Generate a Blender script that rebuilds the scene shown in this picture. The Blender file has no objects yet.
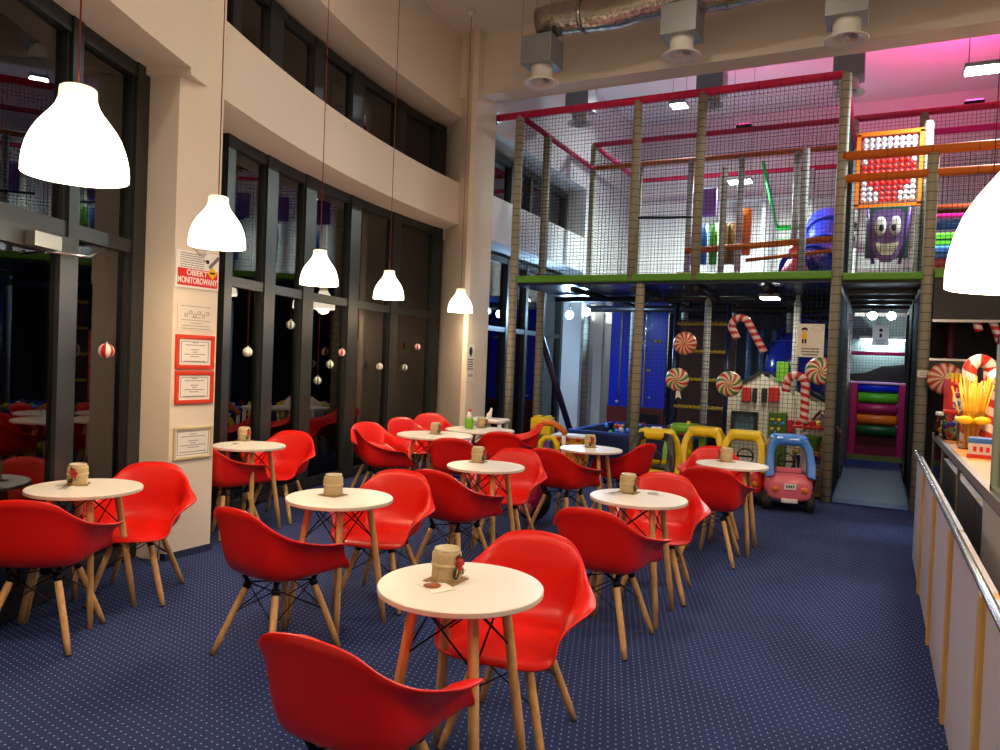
import bpy, bmesh, math, random
from mathutils import Vector, Matrix
random.seed(7)
PI = math.pi
SC = bpy.context.scene
COL = SC.collection
R_ = math.radians

# ------------------------------------------------------------------ camera
F, CAMH = 740.0, 1.55
YAW, PITCH, ROLL = R_(27.0), R_(1.2), R_(2.3)
FWD = Vector((-math.sin(YAW) * math.cos(PITCH), math.cos(YAW) * math.cos(PITCH), -math.sin(PITCH)))
RT0 = Vector((math.cos(YAW), math.sin(YAW), 0))
UP0 = RT0.cross(FWD)
RT = RT0 * math.cos(ROLL) + UP0 * math.sin(ROLL)
UP = UP0 * math.cos(ROLL) - RT0 * math.sin(ROLL)
EYE = Vector((0, 0, CAMH))
def ray(px, py):
    return (FWD * F + RT * (px - 500) + UP * (375 - py)).normalized()
def at_h(px, py, h=0.0):                       # survey helpers: a sight line met with a height or a plane
    d = ray(px, py); return EYE + d * ((h - CAMH) / d.z)
def at_Y(px, py, Y):
    d = ray(px, py); return EYE + d * (Y / d.y)
def at_X(px, py, X):
    d = ray(px, py); return EYE + d * (X / d.x)
def cam_xz(x, z):                              # metres right / metres ahead -> floor plan
    return (math.cos(YAW) * x - math.sin(YAW) * z, math.sin(YAW) * x + math.cos(YAW) * z)

cam_d = bpy.data.cameras.new('camera'); cam = bpy.data.objects.new('camera', cam_d); COL.objects.link(cam)
cam_d.sensor_width = 36; cam_d.lens = F / 1000 * 36; cam_d.clip_start = 0.05
m = Matrix((RT, UP, -FWD)).transposed().to_4x4(); m.translation = EYE
cam.matrix_world = m
SC.camera = cam

# ------------------------------------------------------------------ materials
def srgb(c):
    return tuple(((v / 255) / 12.92 if v / 255 <= .04045 else ((v / 255 + .055) / 1.055) ** 2.4) for v in c)
MATS = {}
def mat(name, rgb=(200, 200, 200), rough=.5, metal=0, spec=.5, noise=0, nscale=30, bump=0, bscale=80, coat=0, emit=None, estr=0):
    if name in MATS: return MATS[name]
    m = bpy.data.materials.new(name); m.use_nodes = True
    nt = m.node_tree; b = nt.nodes['Principled BSDF']
    c = srgb(rgb) + (1,)
    b.inputs['Base Color'].default_value = c
    b.inputs['Roughness'].default_value = rough
    b.inputs['Metallic'].default_value = metal
    b.inputs['Specular IOR Level'].default_value = spec
    b.inputs['Coat Weight'].default_value = coat
    tc = None
    if noise or bump:
        tc = nt.nodes.new('ShaderNodeTexCoord')
    if noise:
        n = nt.nodes.new('ShaderNodeTexNoise'); n.inputs['Scale'].default_value = nscale; n.inputs['Detail'].default_value = 4
        nt.links.new(tc.outputs['Object'], n.inputs['Vector'])
        mx = nt.nodes.new('ShaderNodeMix'); mx.data_type = 'RGBA'
        mx.inputs[6].default_value = tuple(v * (1 - noise) for v in c[:3]) + (1,)
        mx.inputs[7].default_value = tuple(min(1, v * (1 + noise)) for v in c[:3]) + (1,)
        nt.links.new(n.outputs['Fac'], mx.inputs[0]); nt.links.new(mx.outputs[2], b.inputs['Base Color'])
    if bump:
        n2 = nt.nodes.new('ShaderNodeTexNoise'); n2.inputs['Scale'].default_value = bscale; n2.inputs['Detail'].default_value = 3
        nt.links.new(tc.outputs['Object'], n2.inputs['Vector'])
        bp = nt.nodes.new('ShaderNodeBump'); bp.inputs['Strength'].default_value = bump; bp.inputs['Distance'].default_value = .01
        nt.links.new(n2.outputs['Fac'], bp.inputs['Height']); nt.links.new(bp.outputs['Normal'], b.inputs['Normal'])
    if emit:
        b.inputs['Emission Color'].default_value = srgb(emit) + (1,); b.inputs['Emission Strength'].default_value = estr
    MATS[name] = m
    return m
def math_node(nt, op, a, b=None, c=None):
    n = nt.nodes.new('ShaderNodeMath'); n.operation = op
    for i, v in enumerate((a, b, c)):
        if v is None: continue
        if isinstance(v, (int, float)): n.inputs[i].default_value = v
        else: nt.links.new(v, n.inputs[i])
    return n.outputs[0]
def ringed(name, rgb, ring=(45, 42, 36), pitch=.105, width=.075, axis='Z', rough=.65):
    """foam sleeve with a dark cord tied round it at a regular pitch (pattern along an object axis)"""
    m = mat(name, rgb, rough, noise=.06, nscale=12)
    nt = m.node_tree; b = nt.nodes['Principled BSDF']
    tc = nt.nodes.new('ShaderNodeTexCoord'); sp = nt.nodes.new('ShaderNodeSeparateXYZ')
    nt.links.new(tc.outputs['Object'], sp.inputs[0])
    fr = math_node(nt, 'FRACT', math_node(nt, 'MULTIPLY_ADD', sp.outputs[axis], 1 / pitch, 100.37))
    f = math_node(nt, 'LESS_THAN', fr, width)
    old = b.inputs['Base Color'].links[0].from_socket
    mx = nt.nodes.new('ShaderNodeMix'); mx.data_type = 'RGBA'
    nt.links.new(f, mx.inputs[0]); nt.links.new(old, mx.inputs[6]); mx.inputs[7].default_value = srgb(ring) + (1,)
    nt.links.new(mx.outputs[2], b.inputs['Base Color'])
    return m
def swirl(name, colours, arms, twist, axis='XZ', scale=1.0):
    """peppermint swirl: sectors of colour that wind about the object's own axis"""
    m = mat(name, (240, 235, 225), .3, coat=.3)
    nt = m.node_tree; b = nt.nodes['Principled BSDF']
    tc = nt.nodes.new('ShaderNodeTexCoord'); sp = nt.nodes.new('ShaderNodeSeparateXYZ')
    nt.links.new(tc.outputs['Object'], sp.inputs[0])
    x, z = sp.outputs[axis[0]], sp.outputs[axis[1]]
    ang = math_node(nt, 'ARCTAN2', z, x)
    r = math_node(nt, 'SQRT', math_node(nt, 'ADD', math_node(nt, 'MULTIPLY', x, x), math_node(nt, 'MULTIPLY', z, z)))
    v = math_node(nt, 'ADD', math_node(nt, 'MULTIPLY', ang, arms / (2 * PI)), math_node(nt, 'MULTIPLY', r, twist))
    fr = math_node(nt, 'FRACT', math_node(nt, 'ADD', v, 50))
    cr = nt.nodes.new('ShaderNodeValToRGB'); cr.color_ramp.interpolation = 'CONSTANT'
    e = cr.color_ramp.elements
    e[0].position = 0; e[0].color = srgb(colours[0]) + (1,)
    e[1].position = 1 / len(colours); e[1].color = srgb(colours[1]) + (1,)
    for k in range(2, len(colours)):
        q = e.new(k / len(colours)); q.color = srgb(colours[k]) + (1,)
    nt.links.new(fr, cr.inputs[0]); nt.links.new(cr.outputs[0], b.inputs['Base Color'])
    return m
def stripes_uv(name, ca, cb, n, frac=.5, slant=0.0):
    m = mat(name, ca, .3, coat=.3)
    nt = m.node_tree; b = nt.nodes['Principled BSDF']
    uv = nt.nodes.new('ShaderNodeUVMap'); sp = nt.nodes.new('ShaderNodeSeparateXYZ')
    nt.links.new(uv.outputs[0], sp.inputs[0])
    v = math_node(nt, 'ADD', math_node(nt, 'MULTIPLY', sp.outputs['Y'], n), math_node(nt, 'MULTIPLY', sp.outputs['X'], slant))
    f = math_node(nt, 'LESS_THAN', math_node(nt, 'FRACT', math_node(nt, 'ADD', v, 20)), frac)
    mx = nt.nodes.new('ShaderNodeMix'); mx.data_type = 'RGBA'
    nt.links.new(f, mx.inputs[0]); mx.inputs[6].default_value = srgb(ca) + (1,); mx.inputs[7].default_value = srgb(cb) + (1,)
    nt.links.new(mx.outputs[2], b.inputs['Base Color'])
    return m
def glass(name, ior=1.6, tint=(255, 255, 255)):
    m = bpy.data.materials.new(name); m.use_nodes = True; nt = m.node_tree
    nt.nodes.remove(nt.nodes['Principled BSDF']); out = nt.nodes['Material Output']
    t = nt.nodes.new('ShaderNodeBsdfTransparent'); t.inputs[0].default_value = srgb(tint) + (1,)
    g = nt.nodes.new('ShaderNodeBsdfGlossy'); g.inputs['Roughness'].default_value = 0.0
    f = nt.nodes.new('ShaderNodeFresnel'); f.inputs['IOR'].default_value = ior
    mx = nt.nodes.new('ShaderNodeMixShader')
    nt.links.new(f.outputs[0], mx.inputs[0]); nt.links.new(t.outputs[0], mx.inputs[1]); nt.links.new(g.outputs[0], mx.inputs[2])
    nt.links.new(mx.outputs[0], out.inputs[0]); MATS[name] = m
    return m
def carpet():
    m = mat('blue dotted carpet', (36, 44, 92), .95, spec=.1)
    nt = m.node_tree; b = nt.nodes['Principled BSDF']
    tc = nt.nodes.new('ShaderNodeTexCoord')
    mp = nt.nodes.new('ShaderNodeMapping'); mp.inputs['Rotation'].default_value[2] = R_(8)
    nt.links.new(tc.outputs['Object'], mp.inputs[0])
    sp = nt.nodes.new('ShaderNodeSeparateXYZ'); nt.links.new(mp.outputs[0], sp.inputs[0])
    P = .036
    yr = math_node(nt, 'MULTIPLY', sp.outputs['Y'], 1 / P)
    row = math_node(nt, 'FLOOR', yr)
    off = math_node(nt, 'MULTIPLY', math_node(nt, 'MODULO', math_node(nt, 'ADD', row, 2000), 2), .5)
    fx = math_node(nt, 'SUBTRACT', math_node(nt, 'FRACT', math_node(nt, 'ADD', math_node(nt, 'MULTIPLY_ADD', sp.outputs['X'], 1 / P, 1000), off)), .5)
    fy = math_node(nt, 'SUBTRACT', math_node(nt, 'FRACT', math_node(nt, 'ADD', yr, 2000)), .5)
    d = math_node(nt, 'SQRT', math_node(nt, 'ADD', math_node(nt, 'MULTIPLY', fx, fx), math_node(nt, 'MULTIPLY', fy, fy)))
    dot = math_node(nt, 'LESS_THAN', d, .105)
    n = nt.nodes.new('ShaderNodeTexNoise'); n.inputs['Scale'].default_value = 220; n.inputs['Detail'].default_value = 2
    nt.links.new(tc.outputs['Object'], n.inputs[0])
    n1 = nt.nodes.new('ShaderNodeTexNoise'); n1.inputs['Scale'].default_value = 1.3; n1.inputs['Detail'].default_value = 5
    nt.links.new(tc.outputs['Object'], n1.inputs[0])
    s = math_node(nt, 'ADD', math_node(nt, 'MULTIPLY', n.outputs['Fac'], .7), math_node(nt, 'MULTIPLY', n1.outputs['Fac'], .3))
    cr = nt.nodes.new('ShaderNodeValToRGB')
    cr.color_ramp.elements[0].position = .3; cr.color_ramp.elements[0].color = srgb((28, 36, 72)) + (1,)
    cr.color_ramp.elements[1].position = .7; cr.color_ramp.elements[1].color = srgb((52, 66, 114)) + (1,)
    nt.links.new(s, cr.inputs[0])
    mx = nt.nodes.new('ShaderNodeMix'); mx.data_type = 'RGBA'
    nt.links.new(dot, mx.inputs[0]); nt.links.new(cr.outputs[0], mx.inputs[6]); mx.inputs[7].default_value = srgb((152, 164, 200)) + (1,)
    nt.links.new(mx.outputs[2], b.inputs['Base Color'])
    bp = nt.nodes.new('ShaderNodeBump'); bp.inputs['Strength'].default_value = .5; bp.inputs['Distance'].default_value = .004
    nt.links.new(n.outputs['Fac'], bp.inputs['Height']); nt.links.new(bp.outputs['Normal'], b.inputs['Normal'])
    return m
def woodmat(name, rgb, scale=9):
    m = mat(name, rgb, .45)
    nt = m.node_tree; b = nt.nodes['Principled BSDF']
    tc = nt.nodes.new('ShaderNodeTexCoord'); mp = nt.nodes.new('ShaderNodeMapping'); mp.inputs['Scale'].default_value = (scale * 4, scale * 4, scale * .35)
    n = nt.nodes.new('ShaderNodeTexNoise'); n.inputs['Scale'].default_value = 1.6; n.inputs['Detail'].default_value = 5
    nt.links.new(tc.outputs['Object'], mp.inputs[0]); nt.links.new(mp.outputs[0], n.inputs[0])
    c = srgb(rgb)
    cr = nt.nodes.new('ShaderNodeValToRGB')
    cr.color_ramp.elements[0].position = .3; cr.color_ramp.elements[0].color = tuple(v * .72 for v in c) + (1,)
    cr.color_ramp.elements[1].position = .72; cr.color_ramp.elements[1].color = tuple(min(1, v * 1.15) for v in c) + (1,)
    nt.links.new(n.outputs['Fac'], cr.inputs[0]); nt.links.new(cr.outputs[0], b.inputs['Base Color'])
    return m

# ------------------------------------------------------------------ mesh builder
class MB:
    def __init__(self): self.v = []; self.f = []; self.uv = {}; self.smooth = set()
    def add(self, verts, faces, smooth=False):
        b = len(self.v); self.v += [Vector(p) for p in verts]
        for f in faces:
            if smooth: self.smooth.add(len(self.f))
            self.f.append([i + b for i in f])
        return b
    def box(self, c, s, rz=0, M=None):
        x, y, z = s[0] / 2, s[1] / 2, s[2] / 2
        vs = [Vector((a * x, b * y, d * z)) for d in (-1, 1) for b in (-1, 1) for a in (-1, 1)]
        T = M if M is not None else Matrix.Rotation(rz, 3, 'Z')
        vs = [T @ p + Vector(c) for p in vs]
        self.add(vs, [(0, 2, 3, 1), (4, 5, 7, 6), (0, 1, 5, 4), (2, 6, 7, 3), (0, 4, 6, 2), (1, 3, 7, 5)])
        return self
    def bbox(self, x0, x1, y0, y1, z0, z1):
        return self.box(((x0 + x1) / 2, (y0 + y1) / 2, (z0 + z1) / 2), (x1 - x0, y1 - y0, z1 - z0))
    def rbox(self, c, s, r=.01, rz=0, n=3):
        """box with rounded vertical edges and chamfered rims"""
        x, y, z = s[0] / 2, s[1] / 2, s[2] / 2; r = min(r, x * .98, y * .98)
        def ring(rr, shr, zz):
            out = []
            for cx, cy, a0 in ((x - r, y - r, 0), (-x + r, y - r, PI / 2), (-x + r, -y + r, PI), (x - r, -y + r, 1.5 * PI)):
                for k in range(n + 1):
                    a = a0 + PI / 2 * k / n
                    out.append(Vector((cx + (r - shr) * math.cos(a), cy + (r - shr) * math.sin(a), zz)))
            return out
        e = min(r * .5, z * .5)
        rings = [ring(r, e, -z), ring(r, 0, -z + e), ring(r, 0, z - e), ring(r, e, z)]
        T = Matrix.Rotation(rz, 3, 'Z'); N = len(rings[0]); C = Vector(c)
        vs = [T @ p + C for q in rings for p in q]
        fs = [(k * N + i, k * N + (i + 1) % N, (k + 1) * N + (i + 1) % N, (k + 1) * N + i) for k in range(3) for i in range(N)]
        fs.append(tuple(range(N))[::-1]); fs.append(tuple(3 * N + i for i in range(N)))
        self.add(vs, fs); return self
    def tube(self, pts, r, n=8, cap=True, smooth=True, closed=False, uv=False):
        pts = [Vector(p) for p in pts]; N = len(pts)
        rr = r if isinstance(r, (list, tuple)) else [r] * N
        tans = []
        for i in range(N):
            a = pts[(i - 1) % N] if (i or closed) else pts[i]; b = pts[(i + 1) % N] if (i < N - 1 or closed) else pts[i]
            tans.append((b - a).normalized())
        ref = Vector((0, 0, 1)) if abs(tans[0].z) < .9 else Vector((1, 0, 0))
        u = tans[0].cross(ref).normalized(); vs = []
        for i in range(N):
            t = tans[i]; u = (u - t * u.dot(t)).normalized(); w = t.cross(u)
            for k in range(n):
                a = 2 * PI * k / n
                vs.append(pts[i] + (u * math.cos(a) + w * math.sin(a)) * rr[i])
        fs = []
        for i in range(N if closed else N - 1):
            j = (i + 1) % N
            for k in range(n):
                fs.append((i * n + k, i * n + (k + 1) % n, j * n + (k + 1) % n, j * n + k))
        f0 = len(self.f); self.add(vs, fs, smooth)
        if uv:
            L = [0]
            for i in range(1, N): L.append(L[-1] + (pts[i] - pts[i - 1]).length)
            for i in range(N - 1):
                for k in range(n):
                    self.uv[f0 + i * n + k] = [(k / n, L[i]), ((k + 1) / n, L[i]), ((k + 1) / n, L[i + 1]), (k / n, L[i + 1])]
        if cap and not closed:
            b = len(self.v) - N * n
            self.f.append([b + k for k in range(n)][::-1]); self.f.append([b + (N - 1) * n + k for k in range(n)])
        return self
    def lathe(self, prof, n=24, c=(0, 0, 0), axis='Z', smooth=True, cap=True):
        vs = []; N = len(prof); C = Vector(c)
        for r, h in prof:
            for k in range(n):
                a = 2 * PI * k / n; p = (r * math.cos(a), r * math.sin(a), h)
                if axis == 'X': p = (p[2], p[0], p[1])
                if axis == 'Y': p = (p[0], -p[2], p[1])
                vs.append(C + Vector(p))
        fs = [(i * n + k, i * n + (k + 1) % n, (i + 1) * n + (k + 1) % n, (i + 1) * n + k) for i in range(N - 1) for k in range(n)]
        b = self.add(vs, fs, smooth)
        if cap:
            if prof[0][0] > 1e-4: self.f.append([b + k for k in range(n)][::-1])
            if prof[-1][0] > 1e-4: self.f.append([b + (N - 1) * n + k for k in range(n)])
        return self
    def ball(self, c, r, n=12, m=8, s=(1, 1, 1)):
        C = Vector(c); vs = [C + Vector((0, 0, -r * s[2]))]
        for i in range(1, m):
            t = PI * i / m
            for k in range(n):
                a = 2 * PI * k / n
                vs.append(C + Vector((r * s[0] * math.sin(t) * math.cos(a), r * s[1] * math.sin(t) * math.sin(a), -r * s[2] * math.cos(t))))
        vs.append(C + Vector((0, 0, r * s[2])))
        fs = [(0, 1 + (k + 1) % n, 1 + k) for k in range(n)]
        for i in range(m - 2):
            for k in range(n):
                a = 1 + i * n + k; b = 1 + i * n + (k + 1) % n
                fs.append((a, b, b + n, a + n))
        q = 1 + (m - 2) * n; T = len(vs) - 1
        fs += [(q + k, q + (k + 1) % n, T) for k in range(n)]
        self.add(vs, fs, True); return self
    def prism(self, outline, origin, ux, uy, depth):
        """closed 2-D outline swept along ux x uy by depth"""
        o, ux, uy = Vector(origin), Vector(ux).normalized(), Vector(uy).normalized(); w = ux.cross(uy)
        N = len(outline)
        vs = [o + ux * a + uy * b for a, b in outline] + [o + ux * a + uy * b + w * depth for a, b in outline]
        fs = [tuple(range(N))[::-1], tuple(range(N, 2 * N))] + [(i, (i + 1) % N, N + (i + 1) % N, N + i) for i in range(N)]
        self.add(vs, fs); return self
    def strand(self, a, b, r):
        a, b = Vector(a), Vector(b); t = (b - a).normalized()
        ref = Vector((0, 0, 1)) if abs(t.z) < .9 else Vector((1, 0, 0))
        u = t.cross(ref).normalized() * r; w = t.cross(u).normalized() * r
        vs = [a + u, a + w, a - u, a - w, b + u, b + w, b - u, b - w]
        self.add(vs, [(0, 1, 5, 4), (1, 2, 6, 5), (2, 3, 7, 6), (3, 0, 4, 7)]); return self
    def net(self, o, u, v, cell=.05, r=.0032):
        o, u, v = Vector(o), Vector(u), Vector(v); n = max(1, round(u.length / cell)); k = max(1, round(v.length / cell))
        for i in range(n + 1): self.strand(o + u * (i / n), o + u * (i / n) + v, r)
        for j in range(k + 1): self.strand(o + v * (j / k), o + v * (j / k) + u, r)
        return self
    def build(self, name, material, parent=None, world=False, fix=True):
        me = bpy.data.meshes.new(name)
        off = parent.location if (parent is not None and world) else Vector((0, 0, 0))
        me.from_pydata([tuple(p - off) for p in self.v], [], self.f)
        for i in self.smooth: me.polygons[i].use_smooth = True
        if self.uv:
            ul = me.uv_layers.new(name='UVMap')
            for pi, co in self.uv.items():
                for li, c in zip(me.polygons[pi].loop_indices, co): ul.data[li].uv = c
        if fix:
            bm = bmesh.new(); bm.from_mesh(me); bmesh.ops.recalc_face_normals(bm, faces=bm.faces); bm.to_mesh(me); bm.free()
        me.materials.append(material)
        o = bpy.data.objects.new(name, me); COL.objects.link(o)
        if parent is not None: o.parent = parent
        return o
def tag(o, label=None, cat=None, group=None, kind=None):
    if label: o['label'] = label
    if cat: o['category'] = cat
    if group: o['group'] = group
    if kind: o['kind'] = kind
    return o
def thing(name, label, cat, loc=(0, 0, 0), rz=0, group=None):
    o = bpy.data.objects.new(name, None); COL.objects.link(o); o.empty_display_size = .1
    o.location = loc; o.rotation_euler = (0, 0, rz)
    return tag(o, label, cat, group)
def struct(name, mb, material, parent=None, world=False):
    o = mb.build(name, material, parent, world)
    if parent is None: o['kind'] = 'structure'
    return o
def struct_root(name, loc=(0, 0, 0)):
    o = bpy.data.objects.new(name, None); COL.objects.link(o); o.location = loc; o['kind'] = 'structure'
    return o
def dup(root, loc, rz=0, label=None, group=None, cat=None):
    def cp(o, par):
        c = o.copy(); COL.objects.link(c); c.parent = par
        for ch in kids.get(o.name, []): cp(ch, c)
        return c
    kids = {}
    for ch in bpy.data.objects:
        if ch.parent: kids.setdefault(ch.parent.name, []).append(ch)
    r = cp(root, None); r.location = loc; r.rotation_euler = (0, 0, rz)
    return tag(r, label, cat, group)
def bevel(o, w=.006, n=2):
    md = o.modifiers.new('bevel', 'BEVEL'); md.width = w; md.segments = n; md.limit_method = 'ANGLE'; return o
def lettering(text, size, material, parent, M, name='lettering', sx=1.0, extrude=.001, align='CENTER'):
    cu = bpy.data.curves.new(name, 'FONT'); cu.body = text; cu.size = size; cu.extrude = extrude
    cu.align_x = align; cu.align_y = 'CENTER'; cu.offset = size * .018
    t = bpy.data.objects.new('type', cu); COL.objects.link(t)
    bpy.context.view_layer.update()
    me = bpy.data.meshes.new_from_object(t.evaluated_get(bpy.context.evaluated_depsgraph_get()))
    bpy.data.objects.remove(t); bpy.data.curves.remove(cu)
    me.transform(Matrix.Diagonal((sx, 1, 1, 1))); me.transform(M)
    me.materials.clear(); me.materials.append(material)
    o = bpy.data.objects.new(name, me); COL.objects.link(o); o.parent = parent
    return o
def point(name, loc, watts, rgb, radius=.05):
    l = bpy.data.lights.new(name, 'POINT'); l.energy = watts; l.color = srgb(rgb); l.shadow_soft_size = radius
    o = bpy.data.objects.new(name, l); COL.objects.link(o); o.location = loc; return o
def area(name, loc, watts, rgb, sx, sy, rot=(0, 0, 0)):
    l = bpy.data.lights.new(name, 'AREA'); l.energy = watts; l.color = srgb(rgb); l.shape = 'RECTANGLE'; l.size = sx; l.size_y = sy
    o = bpy.data.objects.new(name, l); COL.objects.link(o); o.location = loc; o.rotation_euler = rot; return o
def spot(name, loc, target, watts, rgb, angle=100, radius=.05, blend=.6):
    l = bpy.data.lights.new(name, 'SPOT'); l.energy = watts; l.color = srgb(rgb); l.shadow_soft_size = radius
    l.spot_size = R_(angle); l.spot_blend = blend
    o = bpy.data.objects.new(name, l); COL.objects.link(o); o.location = loc
    o.rotation_euler = (Vector(target) - Vector(loc)).to_track_quat('-Z', 'Y').to_euler(); return o

# palette
M_WALL = mat('cream wall paint', (226, 214, 196), .85, noise=.025, nscale=3, bump=.06, bscale=120)
M_WHITEWALL = mat('white wall paint', (222, 220, 216), .85, noise=.02, nscale=3)
M_CEIL = mat('ceiling paint', (222, 213, 200), .9, noise=.02, nscale=2)
M_FRAME = mat('anthracite window frame', (34, 37, 37), .42)
M_GLASS = glass('window glass', 2.0)
M_CLEAR = glass('clear display glass', 1.45, (240, 246, 244))
M_RED = mat('red polypropylene', (216, 20, 8), .36, spec=.45, noise=.03, nscale=6)
M_WOOD = woodmat('beech wood', (214, 168, 108))
M_BLACK = mat('black metal wire', (22, 22, 24), .4, metal=.6)
M_TOP = mat('white laminate tabletop', (236, 230, 220), .35, noise=.01, nscale=5)
M_EDGE = mat('tabletop edge band', (214, 205, 190), .5)
M_STEEL = mat('brushed steel', (180, 180, 178), .25, metal=1)
M_ALU = mat('anodised aluminium', (176, 174, 168), .35, metal=.9)
M_NET = mat('dark netting cord', (30, 31, 33), .8)
M_NETW = mat('pale netting cord', (120, 122, 120), .8)
M_POST = ringed('khaki foam sleeve', (156, 150, 128))
M_POSTW = ringed('pale grey foam sleeve', (184, 184, 178))
M_PINK = ringed('magenta foam sleeve', (212, 24, 78), ring=(110, 12, 45), pitch=.25, width=.03, axis='X')
M_PINKY = ringed('magenta foam sleeve lengthwise', (206, 24, 84), ring=(110, 12, 45), pitch=.25, width=.03, axis='Y')
M_ORANGE = ringed('orange foam sleeve', (222, 112, 22), ring=(140, 66, 10), pitch=.45, width=.02, axis='X')
M_GREENB = mat('green vinyl edge', (86, 150, 34), .4)
M_BLUEV = mat('dark blue vinyl', (20, 34, 82), .3, coat=.2)
M_BLUE = mat('bright blue vinyl', (8, 44, 216), .35, coat=.2)
M_TUBE = mat('blue slide plastic', (24, 44, 170), .2, coat=.4)
M_DARK = mat('black vinyl', (20, 20, 24), .35)
M_MAROON = mat('maroon vinyl', (92, 16, 40), .5)
M_MAG = mat('magenta vinyl', (176, 26, 92), .4)
M_YEL = mat('yellow plastic', (236, 200, 22), .35, coat=.15)
M_GRN = mat('lime green plastic', (112, 176, 40), .35, coat=.15)
M_CARBLUE = mat('sky blue plastic', (60, 130, 220), .35, coat=.15)
M_CARPINK = mat('pink plastic', (226, 110, 130), .38, coat=.15)
M_CARRED = mat('red toy plastic', (212, 40, 28), .38, coat=.15)
M_TYRE = mat('black tyre rubber', (26, 26, 28), .7)
M_WHITE = mat('white plastic', (232, 230, 226), .35)
M_PURPLE = mat('purple vinyl', (110, 62, 150), .45)
M_PAPER = mat('printed paper', (236, 232, 222), .8)
M_INK = mat('grey printing ink', (120, 118, 116), .8)
M_INKD = mat('black printing ink', (30, 30, 32), .8)
M_SIGNRED = mat('sign red', (220, 38, 28), .5)
M_SIGNW = mat('sign white', (240, 236, 230), .5)
M_SIGNY = mat('sign yellow', (244, 186, 24), .5)
M_FRAMERED = mat('orange-red picture frame', (214, 62, 32), .4)
M_FRAMEGOLD = mat('pale gold picture frame', (206, 190, 148), .4)
M_BURLAP = mat('burlap wrap', (190, 168, 124), .95, noise=.25, nscale=160, bump=.5, bscale=300)
M_BERRY = mat('red berries', (176, 16, 24), .3)
M_LEAF = mat('green leaf', (44, 84, 36), .6)
M_SHADE = mat('lit white lampshade', (255, 250, 240), .5, emit=(255, 238, 210), estr=4.6)
M_NECK = mat('lit lampshade neck', (255, 246, 225), .5, emit=(255, 226, 176), estr=1.1)
M_CORD = mat('red fabric cord', (120, 40, 34), .7)
M_ZINC = mat('galvanised sheet', (150, 156, 160), .45, metal=.55, noise=.06, nscale=14)
M_DIFF = mat('white enamel', (226, 222, 214), .45)
M_LED = mat('lit LED panel', (255, 255, 255), .5, emit=(235, 255, 248), estr=30)
M_LEDB = mat('lit blue-white floodlight', (255, 255, 255), .5, emit=(190, 226, 255), estr=45)
# ------------------------------------------------------------------ the setting
CX, CY, RAD = 10.13, 9.4, 15.5                 # the glazed wall follows one long arc
H_CEIL, H_FAR = 6.15, 6.95
def arc(phi, off, z):
    r = RAD + off
    return Vector((CX - r * math.cos(phi), CY - r * math.sin(phi), z))
def phi_at(px, py, off):
    d = ray(px, py); dx, dy = d.x, d.y; r = RAD + off
    a = dx * dx + dy * dy; b = -2 * (dx * CX + dy * CY); c = CX * CX + CY * CY - r * r
    D = math.sqrt(b * b - 4 * a * c)
    t = min(q for q in ((-b + D) / (2 * a), (-b - D) / (2 * a)) if q > 0)
    return math.asin((CY - dy * t) / r)
def arc_solid(mb, p0, p1, z0, z1, o0, o1, n=1):
    """a block that follows the arc between two bearings"""
    vs = []
    for k in range(n + 1):
        p = p0 + (p1 - p0) * k / n
        vs += [arc(p, o0, z0), arc(p, o1, z0), arc(p, o1, z1), arc(p, o0, z1)]
    fs = [(0, 1, 2, 3), tuple(n * 4 + i for i in (3, 2, 1, 0))]
    for k in range(n):
        for i in range(4):
            fs.append((k * 4 + i, k * 4 + (i + 1) % 4, (k + 1) * 4 + (i + 1) % 4, (k + 1) * 4 + i))
    mb.add(vs, fs); return mb

X0, X1, Y0, Y1 = -7.5, 5.2, -3.4, 16.4
fl = MB(); fl.bbox(X0, X1, Y0, Y1, -.12, 0); struct('floor', fl, carpet())
c_ = MB(); c_.bbox(X0, X1, Y0, 9.2, H_CEIL, H_CEIL + .15); struct('ceiling', c_, M_CEIL)
c_ = MB(); c_.bbox(X0, X1, 9.2, 9.55, 5.27, 7.1); struct('ceiling_beam', c_, M_CEIL)
c_ = MB(); c_.bbox(X0, X1, 9.55, Y1, H_FAR, H_FAR + .15); struct('ceiling_far', c_, M_WHITEWALL)
b_ = MB(); b_.bbox(X0, X1, Y1, Y1 + .15, 0, 7.1); struct('wall_far', b_, M_WHITEWALL)
b_ = MB(); b_.bbox(X0, X1, Y0 - .15, Y0, 0, 7.1); struct('wall_near', b_, M_WALL)
b_ = MB(); b_.bbox(X1, X1 + .15, Y0, Y1, 0, 7.1); struct('wall_right', b_, M_WALL)

PH_PIL_R = phi_at(214, 480, -.05)              # right edge of the sign pillar
PH_PIL_L = phi_at(172, 480, .0)
RL = .62                                        # depth of the reveals
RLL = .53                  # left bay: window ends here
PH_FAR = -.014
PH_NEAR = R_(50)
HEAD, BAND0, BAND1, UHEAD = 3.48, 3.48, 4.08, 5.02
PH_LIN = phi_at(205, 82, .14)
w = MB()
arc_solid(w, PH_LIN, PH_NEAR, 3.53, 7.1, .14, 1.0, 20)         # lintel and wall over the left bay
arc_solid(w, R_(36), PH_NEAR, 0, 3.53, .2, 1.0, 8)
struct('wall_left', w, M_WALL)
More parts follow.
